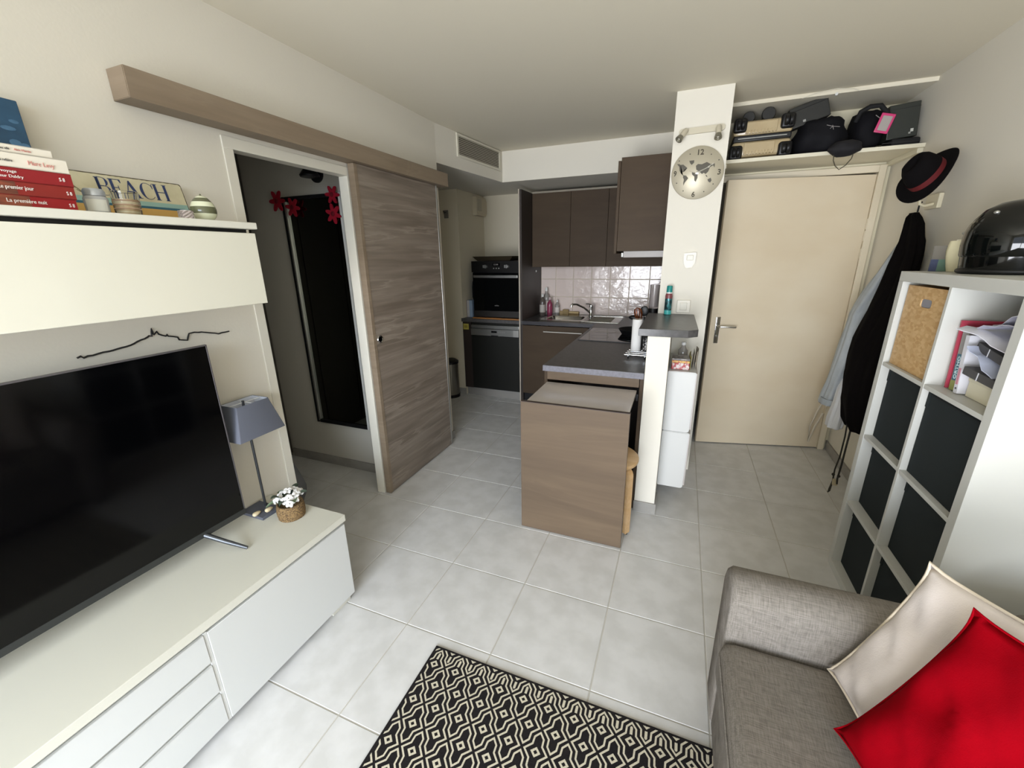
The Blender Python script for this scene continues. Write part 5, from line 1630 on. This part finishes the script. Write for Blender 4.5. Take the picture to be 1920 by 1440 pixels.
# ================================================================== CUBE SHELF UNIT AND CONTENTS
KX0, KX1, KY0, KY1, KH = 1.85, 2.234, 0.360, 1.128, 1.478
KW = M('shelf_unit_white', 'c2c2bc', 0.45)
t = thing('cube_shelf_unit', 'tall white cube shelf unit with black boxes against the right wall', 'shelf unit', (2.04, 0.744, 0))
part(B().box(KX0, KX1, KY0, KY1, KH - 0.040, KH, 0.001), 'top_board', KW, t)
part(B().box(KX0, KX1, KY0, KY1, 0, 0.040, 0.001), 'bottom_board', KW, t)
part(B().box(KX0, KX1, KY0, KY0 + 0.038, 0.040, KH - 0.040, 0.001), 'side_board', KW, t)
part(B().box(KX0, KX1, KY1 - 0.038, KY1, 0.040, KH - 0.040, 0.001), 'side_board', KW, t)
KC = (KY0 + KY1) / 2
ZD = [0.388, 0.737, 1.086]
for z in ZD:
    for y0, y1 in ((KY0 + 0.038, KC - 0.008), (KC + 0.008, KY1 - 0.038)):
        part(B().box(KX0 + 0.002, KX1, y0, y1, z - 0.008, z + 0.008, 0.0005), 'shelf_board', KW, t)
part(B().box(KX0 + 0.001, KX1, KC - 0.008, KC + 0.008, 0.040, KH - 0.040, 0.0005), 'divider', KW, t)
part(B().box(KX1 - 0.001, KX1 + 0.0005, KY0, KY1, 0, KH), 'back_board', KW, t)
rows = [(0.041, ZD[0] - 0.009), (ZD[0] + 0.009, ZD[1] - 0.009), (ZD[1] + 0.009, ZD[2] - 0.009)]
nm = ['bottom', 'second-lowest', 'third-lowest']
for r, (z0, z1) in enumerate(rows):
    for q, (y0, y1) in enumerate(((KY0 + 0.039, KC - 0.009), (KC + 0.009, KY1 - 0.039))):
        side = 'column nearest the sofa' if q == 0 else 'column nearest the coats'
        o = thing('storage_box', f'black fabric storage box in the {nm[r]} row of the shelf unit, {side}', 'storage box', (2.05, (y0 + y1) / 2, z0), group='black fabric boxes in the shelf unit')
        fx = KX0 + (0.028, 0.035, 0.022)[r] + 0.01 * q
        b = B()
        yy0, yy1, zt = y0 + 0.002, y1 - 0.002, z1 - 0.012
        b.box(fx, fx + 0.006, yy0, yy1, z0, zt, 0.0015)
        b.box(2.215, 2.221, yy0, yy1, z0, zt)
        b.box(fx + 0.006, 2.215, yy0, yy0 + 0.005, z0, zt).box(fx + 0.006, 2.215, yy1 - 0.005, yy1, z0, zt).box(fx + 0.006, 2.215, yy0, yy1, z0, z0 + 0.005)
        part(b, 'box_body', BOXF, o)
        part(B().box(fx - 0.002, fx + 0.002, yy1 - 0.018, yy1 + 0.001, zt - 0.055, zt + 0.003, 0.001), 'corner_flap', BOXF, o)
        part(B().box(fx - 0.0012, fx, yy0 + 0.004, yy1 - 0.004, zt - 0.006, zt - 0.003), 'hem', BLACKM, o)

# wooden box with handle hole in the far top cell
z0, z1, y0, y1 = ZD[2] + 0.009, 1.425, KC + 0.010, KY1 - 0.052
t = thing('wooden_box', 'pale wood mosaic box with an oval handle hole, top row of shelf unit', 'wooden box', (2.03, (y0 + y1) / 2, z0))
fx = KX0 + 0.018
b = B()
hy, hz, hw, hh = (y0 + y1) / 2 - 0.002, z1 - 0.060, 0.040, 0.016
outer = [(y0, z0), (y1, z0), (y1, z1), (y0, z1)]
hole = []
for k in range(16):
    a = 2 * PI * k / 16
    hole.append((hy + math.copysign(min(abs(math.cos(a)) * 1.25, 1) * 1.0, math.cos(a)) * hw, hz + math.copysign(min(abs(math.sin(a)) * 1.25, 1), math.sin(a)) * hh))
ang0 = [math.atan2(p[1] - hz, p[0] - hy) for p in hole]
def edge_pt(a):
    dx, dz = math.cos(a), math.sin(a)
    ts = []
    if dx > 1e-6: ts.append((y1 - hy) / dx)
    if dx < -1e-6: ts.append((y0 - hy) / dx)
    if dz > 1e-6: ts.append((z1 - hz) / dz)
    if dz < -1e-6: ts.append((z0 - hz) / dz)
    tt = min(ts)
    return (hy + dx * tt, hz + dz * tt)
cor = [math.atan2(p[1] - hz, p[0] - hy) % (2 * PI) for p in outer]
for xx in (fx, fx + 0.004):
    for k in range(16):
        a, a2 = 2 * PI * k / 16, 2 * PI * (k + 1) / 16
        mid = [outer[i] for i, c_ in sorted(enumerate(cor), key=lambda e: e[1]) if a < c_ < a2]
        pts = [hole[k], edge_pt(a)] + mid + [edge_pt(a2), hole[(k + 1) % 16]]
        b.bm.faces.new([b.bm.verts.new((xx, p[0], p[1])) for p in pts])
for k in range(16):
    p, q = hole[k], hole[(k + 1) % 16]
    b.bm.faces.new([b.bm.verts.new(v) for v in ((fx, *p), (fx, *q), (fx + 0.004, *q), (fx + 0.004, *p))])
for k in range(4):
    p, q = outer[k], outer[(k + 1) % 4]
    b.bm.faces.new([b.bm.verts.new(v) for v in ((fx, *p), (fx, *q), (fx + 0.004, *q), (fx + 0.004, *p))])
bmesh.ops.remove_doubles(b.bm, verts=b.bm.verts, dist=0.0001)
part(b, 'front_panel', BAMB, t, smooth=0)
b = B().box(fx + 0.006, 2.20, y0, y0 + 0.010, z0, z1).box(fx + 0.012, 2.20, y1 - 0.010, y1, z0, z1).box(fx + 0.012, 2.20, y0, y1, z0, z0 + 0.010).box(2.19, 2.20, y0, y1, z0, z1)
part(b, 'box_sides', WOODL, t)
part(B().box(fx + 0.0042, fx + 0.0056, hy - 0.06, hy + 0.06, hz - 0.05, hz + 0.04), 'box_lining', M('grey_lining', '8b8a90', 0.9), t)

# books and papers in the near top cell
zc = ZD[2] + 0.0085
def leaning(name, label, cat, y, th, h, dep, x, lean, mats, group=None, z=zc):
    """thin upright volume: spine toward the room"""
    t = thing(name, label, cat, (x + dep / 2, y, z), group=group)
    m_ = Matrix.Translation((x, y, z + 0.0008 + th * math.sin(math.radians(abs(lean))))) @ Matrix.Rotation(math.radians(lean), 4, 'X')
    part(B().box(0.001, dep, 0.0015, th - 0.0015, 0.001, h - 0.001, mat=m_), 'pages', CREAMP, t)
    b = B().box(0, dep + 0.002, 0, 0.0015, 0, h, mat=m_).box(0, dep + 0.002, th - 0.0015, th, 0, h, mat=m_).box(-0.0012, 0.0008, 0, th, 0, h, 0.0004, mat=m_)
    part(b, 'cover', mats, t)
    return t, m_


leaning('notebook', 'thin red notebook leaning at the divider in the top row cell with papers', 'notebook', 0.700, 0.007, 0.235, 0.17, 1.895, -4, M('pink_red_cover', 'a8384c', 0.5))
t, m_ = leaning('textbook', 'grey textbook with a blue ORTHO spine panel in the cell with papers', 'book', 0.650, 0.034, 0.215, 0.16, 1.898, -5, M('grey_cover', '8f8b88', 0.5))
part(B().box(-0.0022, -0.0008, 0.004, 0.030, 0.035, 0.125, mat=m_), 'spine_panel', M('teal_blue_panel', '2f6377', 0.5), t)
part(B().box(-0.0022, -0.0008, 0.000, 0.034, 0.0, 0.034, mat=m_), 'spine_panel', M('olive_panel', '8c8f4a', 0.5), t)
r3 = m_.to_3x3()
text('ORTHO', M('pale_blue_print', 'c3dbe0', 0.5), t, m_ @ Vector((-0.0023, 0.024, 0.040)), r3 @ Vector((0, 0, 1)), r3 @ Vector((0, 1, 0)), 0.014, 0.078, bold=0.03) if False else \
    text('ORTHO', M('pale_blue_print', 'c3dbe0', 0.5), t, m_ @ Vector((-0.0023, 0.010, 0.040)), r3 @ Vector((0, 0, 1)), r3 @ Vector((0, 1, 0)), 0.014, 0.078, bold=0.03)
t, m_ = leaning('magazine', 'white magazine with a pink printed spine beside the grey textbook', 'magazine', 0.622, 0.020, 0.195, 0.15, 1.890, -6, M('white_gloss_cover', 'd8d8df', 0.4))
part(B().box(-0.0020, -0.0008, 0.004, 0.016, 0.030, 0.085, mat=m_), 'pink_print', M('pink_print', 'c78a98', 0.6), t)
part(B().box(-0.0020, -0.0008, 0.005, 0.013, 0.014, 0.020, mat=m_), 'dark_print', M('dark_print', '55525a', 0.6), t)
t = thing('card_box', 'low beige card box at the bottom of the cell with papers', 'box', (1.98, 0.505, zc))
part(B().box(1.905, 2.12, 0.405, 0.610, zc, zc + 0.060, 0.003), 'box_body', CREAMP, t)
part(B().box(1.903, 2.122, 0.403, 0.612, zc + 0.052, zc + 0.064, 0.002), 'lid', CREAMP, t)
DGF = M('dark_grey_folder', '4d4c4d', 0.55)
for k, (z, tilt, yaw, lab) in enumerate(((zc + 0.078, 5, 4, 'dark grey ring folder lying on the beige card box'), (zc + 0.150, 9, -2, 'dark grey folder tilted on top of the pile, loose sheets above it'))):
    t = thing('ring_folder', lab, 'folder', (2.0, 0.50, z), group='grey folders in the cell with papers')
    m_ = Matrix.Translation((1.885 + 0.012 * k, 0.505 + 0.015 * k, z)) @ Matrix.Rotation(math.radians(yaw), 4, 'Z') @ Matrix.Rotation(math.radians(tilt), 4, 'X')
    part(B().box(0.0, 0.23, -0.095, 0.100, -0.010, 0.016, 0.002, mat=m_), 'folder_body', DGF, t)
    part(B().box(0.004, 0.232, -0.096, 0.094, -0.004, 0.010, mat=m_), 'folder_pages', M('dark_pages', '2b302e', 0.6) if k == 0 else PAPER, t)
    part(B().box(-0.0012, 0.0, 0.030, 0.033, -0.010, 0.016, mat=m_), 'spine_line', PAPER, t)
LIL = M('lilac_paper', 'c9c9da', 0.7)
for k, (m4, w1, d1, mt, lab) in enumerate((
        ((1.880, 0.540, zc + 0.125, 22, 10), 0.15, 0.13, M('bluish_sheet', 'bfc6dc', 0.7), 'bluish folded sheet sticking out between the two grey folders'),
        ((1.872, 0.540, zc + 0.195, 12, 14), 0.21, 0.16, PAPER, 'crumpled white sheet drooping over the tilted grey folder'),
        ((1.880, 0.500, zc + 0.238, -3, 3), 0.19, 0.19, M('grey_sheet', 'b6b6c4', 0.7), 'grey-lilac flat envelope near the top of the paper pile'),
        ((1.890, 0.505, zc + 0.262, -12, -5), 0.165, 0.17, LIL, 'white folded letter on top of the paper pile'))):
    x, y, z, tilt, yaw = m4
    m_ = Matrix.Translation((x, y, z)) @ Matrix.Rotation(math.radians(yaw), 4, 'Z') @ Matrix.Rotation(math.radians(tilt), 4, 'X')
    b = B()
    rs = []
    for i in range(9):
        f = i / 8 - 0.5
        row = []
        for j in range(7):
            g = j / 6
            zz = 0.014 * math.sin(3.2 * f + k) + 0.012 * noise.noise(Vector((f * 4 + k * 5, g * 4, 0))) - 0.03 * max(0, -g + 0.25) * (k == 1)
            row.append(m_ @ Vector((g * d1, f * w1, zz)))
        rs.append(row)
    b.rings(rs, close=False, caps=False)
    g_ = bmesh.ops.extrude_face_region(b.bm, geom=b.bm.faces[:])
    for v in g_['geom']:
        if isinstance(v, bmesh.types.BMVert):
            v.co.z += 0.0025
    solo(b, 'paper_sheet', mt, lab, 'paper', group='loose papers in the shelf unit', smooth=1.0)

# on top of the shelf unit
t = thing('photo_book', 'thin grey-brown book with navy and green foot on top of the shelf unit', 'book', (1.99, 1.07, KH))
m_ = Matrix.Translation((1.925, 1.098, KH + 0.0005)) @ Matrix.Rotation(math.radians(-35), 4, 'Z')
part(B().box(0.002, 0.118, 0.0015, 0.0185, 0.001, 0.097, mat=m_), 'pages', CREAMP, t)
b = B().box(0.0, 0.12, 0.0, 0.0015, 0, 0.098, mat=m_).box(0.0, 0.12, 0.0185, 0.020, 0, 0.098, mat=m_).box(-0.001, 0.001, 0.0, 0.020, 0, 0.098, mat=m_)
part(b, 'cover', M('grey_brown_cover', '676258', 0.5), t)
part(B().box(-0.0018, -0.0008, 0.0, 0.020, 0.0, 0.045, mat=m_), 'spine_panel', M('navy_panel', '2b3350', 0.5), t)
part(B().box(0.0, 0.022, -0.0010, 0.0, 0.0, 0.046, mat=m_), 'cover_panel', M('navy_cover_panel', '2f3858', 0.5), t)
part(B().box(0.022, 0.05, -0.0010, 0.0, 0.0, 0.046, mat=m_), 'cover_panel', M('green_cover_panel', '4c6a5a', 0.5), t)
t = thing('paper_bag', 'cream paper bag with a wavy fold standing behind the helmet', 'bag', (2.08, 1.04, KH))
b = B()
rs = []
for k in range(7):
    z = 0.001 + 0.115 * k / 6
    ring = []
    for i in range(24):
        a = 2 * PI * i / 24
        w_ = 1 + 0.16 * math.sin(2 * a + 3 * k / 6) + 0.05 * math.sin(5 * a)
        ring.append((2.030 + 0.070 * math.cos(a) * w_, 1.052 + 0.032 * math.sin(a) * w_ - 0.0 * k, KH + z))
    rs.append(ring)
b.rings(rs)
part(b, 'bag_body', M('cream_paper_bag', 'd3ccaa', 0.7), t, smooth=1.2)
part(B().box(1.965, 2.095, 1.047, 1.053, KH + 0.112, KH + 0.120), 'bag_top_fold', CREAMP, t)

HC = Vector((2.055, 0.862, KH))
t = thing('helmet', 'glossy black motorcycle helmet on top of the shelf unit', 'helmet', HC)
HGL = M('gloss_black_shell', '090a09', 0.10, coat=0.15, spec=0.4)
b = B()
rs = []
prof = [(0.116, 0.0), (0.121, 0.006), (0.124, 0.02), (0.127, 0.06), (0.129, 0.10), (0.127, 0.14), (0.118, 0.18), (0.099, 0.212), (0.068, 0.233), (0.03, 0.242), (0.002, 0.244)]
for r, z in prof:
    rs.append([HC + Vector((r * 1.12 * math.cos(a) - 0.0, r * math.sin(a) * 0.98, z)) for a in [2 * PI * i / 48 for i in range(48)]])
b.rings(rs)
part(b, 'shell', HGL, t, smooth=1.4)
# visor: a tinted band wrapped round the side that faces the room
b = B()
rs = []
for z, k in ((0.058, 1.012), (0.064, 1.03), (0.10, 1.035), (0.14, 1.035), (0.165, 1.03), (0.172, 1.012)):
    for q in range(len(prof) - 1):
        if prof[q][1] <= z <= prof[q + 1][1]:
            f = (z - prof[q][1]) / (prof[q + 1][1] - prof[q][1])
            r = prof[q][0] + (prof[q + 1][0] - prof[q][0]) * f
    rs.append([HC + Vector((r * 1.12 * k * math.cos(a), r * 0.98 * k * math.sin(a), z)) for a in [math.radians(130 + 150 * i / 30) for i in range(31)]])
b.rings(rs, close=False, caps=False)
part(b, 'visor', M('tinted_visor', '070908', 0.05, spec=0.45), t, smooth=1.4)
b = B().tube([HC + Vector((0.1225 * 1.12 * math.cos(a), 0.1225 * 0.98 * math.sin(a), 0.010)) for a in [2 * PI * i / 40 for i in range(40)]], 0.008, 8, True)
part(b, 'rubber_trim', BLACK, t, smooth=1.2)
for a_, z in ((math.radians(205), 0.20), (math.radians(140), 0.14)):
    r = 0.108 if z > 0.18 else 0.137
    part(B().ball(HC + Vector((r * 1.12 * math.cos(a_), r * 0.98 * math.sin(a_), z)), 0.008, 0.008, 0.006, 10, 6), 'visor_screw', ALU, t)

# ================================================================== SOFA AND CUSHIONS
t = thing('sofa', 'grey linen two-seat sofa in the foreground, its padded arm toward the kitchen', 'sofa', (1.7, -0.8, 0.0))


def soft_box(x0, x1, y0, y1, z0, z1, bev, seg=4):
    return B().box(x0, x1, y0, y1, z0, z1, bev, seg)


part(soft_box(1.225, 2.18, -1.95, 0.0, 0.055, 0.29, 0.012, 3), 'base', SOFA, t, smooth=1.0)
# arm: rounded over the top, slightly flared
b = B()
sec = []
for k in range(13):
    a = PI * k / 12
    sec.append((0.078 + 0.080 * math.cos(a), 0.545 + 0.062 * math.sin(a)))
sec = [(0.150, 0.055), (0.155, 0.40)] + sec + [(-0.006, 0.44), (0.004, 0.30), (0.004, 0.055)]
rs = []
for x, k in ((1.222, 0.90), (1.226, 0.96), (1.238, 1.0), (1.50, 1.0), (1.80, 1.0), (2.16, 1.0), (2.178, 0.97)):
    rs.append([(x, 0.077 + (y - 0.077) * k, 0.055 + (z - 0.055) * (0.5 + 0.5 * k) if z > 0.06 else z) for y, z in sec])
b.rings(rs)
part(b, 'armrest', SOFA, t, smooth=1.0)
part(soft_box(1.205, 1.90, -1.93, -0.002, 0.285, 0.435, 0.045, 5), 'seat_cushion', SOFA, t, smooth=1.2)
b = B()
rs = []
for y in (0.148, 0.135, -0.3, -1.2, -1.95):
    k = 0.97 if y > 0.14 else 1.0
    rs.append([(x, y, z * k if z > 0.1 else z) for x, z in ((1.93, 0.055), (1.885, 0.45), (1.885, 0.60), (1.905, 0.635), (1.945, 0.652), (2.02, 0.655), (2.10, 0.648), (2.16, 0.62), (2.18, 0.56), (2.185, 0.055))])
b.rings(rs)
part(b, 'backrest', SOFA, t, smooth=1.0)
part(B().tube([(1.2055, -0.06 - 1.82 * q / 30, 0.405) for q in range(31)], 0.0022, 5), 'seam', SOFA, t)
for x, y in ((1.26, 0.08), (2.12, 0.08), (2.12, -1.88), (1.60, -1.90)):
    part(B().lathe([(0.020, 0.0), (0.026, 0.056), (0.0, 0.056)], (x, y, 0), 14), 'foot', BLACK, t)


def pillow(name, label, A, hdir, udir, W, H, th, mat, pipe=None, seed=0, n=26, bow=0.05, front=1.0, back=1.0, htop=None):
    """square cushion: A = lower corner toward the kitchen, hdir along the lower edge, udir up the side"""
    u = Vector(udir).normalized()
    h = Vector(hdir)
    h = (h - u * h.dot(u)).normalized()
    h2 = Vector(htop).normalized() if htop else h
    nn = h.cross(u)
    if nn.x > 0:
        nn = -nn
    A = Vector(A)
    t = thing(name, label, 'cushion', A + h * W / 2)
    def P(s, q, side):
        e = 1 - bow * (1.25 - 0.55 * (2 * q - 1) ** 2 - 0.7 * (2 * q - 1) ** 8)
        e2 = 1 - bow * (1.25 - 0.55 * (2 * s - 1) ** 2 - 0.7 * (2 * s - 1) ** 8)
        ss = 0.5 + (s - 0.5) * e
        qq = 0.5 + (q - 0.5) * e2
        d = max(0.0, (1 - (2 * s - 1) ** 4)) ** 0.75 * max(0.0, (1 - (2 * q - 1) ** 4)) ** 0.75
        cr = noise.noise(Vector((s * 4 + seed, q * 4, seed))) * 0.014 + noise.noise(Vector((s * 3 - q * 2 + seed, s * 9 + q * 9, seed))) * 0.012 + 0.006 * math.sin(14 * (s - q) + seed) * math.exp(-6 * min(s, q, 1 - s, 1 - q)) * 1.2
        hh = (h * (1 - q) + h2 * q).normalized()
        return A + hh * (W * ss) + u * (H * qq) + nn * side * (th * 0.5 * d * (front if side > 0 else back) + cr * d * (1.3 if side > 0 else 0.6))
    b = B()
    for side in (1, -1):
        rs = [[P(i / n, j / n, side) for i in range(n + 1)] for j in range(n + 1)]
        b.rings(rs, close=False, caps=False)
    bmesh.ops.remove_doubles(b.bm, verts=b.bm.verts, dist=0.0006)
    o = part(b, 'cushion_cover', mat, t, smooth=2.5)
    edge = [P(i / n, 0, 0) for i in range(n)] + [P(1, j / n, 0) for j in range(n)] + [P(1 - i / n, 1, 0) for i in range(n)] + [P(0, 1 - j / n, 0) for j in range(n)]
    part(B().tube(edge, 0.0042 if pipe else 0.0025, 6, True), 'piping', pipe or mat, t, smooth=2)
    return t


pillow('white_cushion', 'pale off-white cushion with cream piping propped in the sofa corner', (1.480, -0.026, 0.440), (0.16, -0.98, 0.02), (0.14, 0.012, 0.396), 0.43, 0.42, 0.13, PINKW, PIPING, 1.0, bow=0.075, front=0.7, htop=(0.58, -0.81, 0.05))
pillow('red_cushion', 'bright red cushion leaning in front of the pale one on the sofa', (1.4332, -0.2313, 0.4740), (0.25, -0.96, -0.02), (0.18, 0.037, 0.403), 0.47, 0.430, 0.12, RED, None, 4.0, bow=0.07, back=0.25, htop=(0.62, -0.78, 0.05))

# ================================================================== RUG
t = thing('patterned_rug', 'black and cream rug with a linked diamond pattern on the tiled floor', 'rug', (0.78, -0.55, 0.0))
RX0, RX1, RY0, RY1, RZ = 0.184, 1.40, -1.00, -0.049, 0.008
part(B().box(RX0, RX1, RY0, RY1, 0.0004, RZ, 0.002), 'rug_body', RUGD, t)
b = B()


def clip_poly(pts, x0, x1, y0, y1):
    for ax, lim, sg in ((0, x0, 1), (0, x1, -1), (1, y0, 1), (1, y1, -1)):
        out = []
        for i in range(len(pts)):
            p, q = pts[i - 1], pts[i]
            ip, iq = (p[ax] - lim) * sg >= 0, (q[ax] - lim) * sg >= 0
            if ip != iq:
                f = (lim - p[ax]) / (q[ax] - p[ax])
                out.append((p[0] + (q[0] - p[0]) * f, p[1] + (q[1] - p[1]) * f))
            if iq:
                out.append(q)
        pts = out
        if len(pts) < 3:
            return []
    return pts


LIM = (RX0 + 0.010, RX1 - 0.010, RY0 + 0.010, RY1 - 0.009)


def yarn(pts):
    pts = clip_poly(pts, *LIM)
    if len(pts) >= 3:
        v = [b.bm.verts.new((x, y, RZ + 0.0006)) for x, y in pts]
        try:
            b.bm.faces.new(v)
        except ValueError:
            pass


def stroke(loop, wd, cx, cy, closed=True):
    n = len(loop)
    inn, out = [], []
    for i in range(n):
        p0, p1, p2 = Vector(loop[i - 1]), Vector(loop[i]), Vector(loop[(i + 1) % n])
        d1, d2 = (p1 - p0).normalized(), (p2 - p1).normalized()
        n1, n2 = Vector((-d1.y, d1.x)), Vector((-d2.y, d2.x))
        mtr = (n1 + n2)
        mtr = mtr / max(0.35, mtr.length_squared) * 2 if mtr.length > 1e-6 else n1
        inn.append(p1 + mtr * wd * 0.5)
        out.append(p1 - mtr * wd * 0.5)
    for i in range(n):
        j = (i + 1) % n
        yarn([(cx + q.x, cy + q.y) for q in (out[i], out[j], inn[j], inn[i])])


LOOP = [(-0.0385, 0.0), (-0.0165, 0.0215), (-0.0155, 0.044), (0.0, 0.061), (0.0155, 0.044), (0.0165, 0.0215), (0.0385, 0.0), (0.0165, -0.0215), (0.0155, -0.044), (0.0, -0.061), (-0.0155, -0.044), (-0.0165, -0.0215)]
RING = [(-0.0125, 0.0), (0.0, 0.0115), (0.0125, 0.0), (0.0, -0.0115)]
cy0 = -0.1252
row = 1
k = 1
for r in range(1, -14, -1):
    cy = cy0 + r * 0.0724
    for q in range(-2, 15):
        cx = 0.2682 + q * 0.0950 - 0.0475 * (0 if r % 2 == 0 else 0) + (0.0475 if r % 2 == 0 else 0.0)
        if r % 2 == 0:
            cx -= 0.0950
        stroke(LOOP, 0.0060, cx, cy)
        stroke(RING, 0.0068, cx, cy)
        if r == 0:
            yarn([(cx - 0.0045, cy + 0.022), (cx + 0.0045, cy + 0.022), (cx + 0.0045, cy + 0.046), (cx, cy + 0.050), (cx - 0.0045, cy + 0.046)])
        if r == 1:
            yarn([(cx - 0.0045, cy - 0.022), (cx + 0.0045, cy - 0.022), (cx + 0.0045, cy - 0.046), (cx, cy - 0.050), (cx - 0.0045, cy - 0.046)])
o = part(b, 'woven_pattern', RUGL, t, smooth=0, label='cream woven diamond pattern')
o['kind'] = 'stuff'
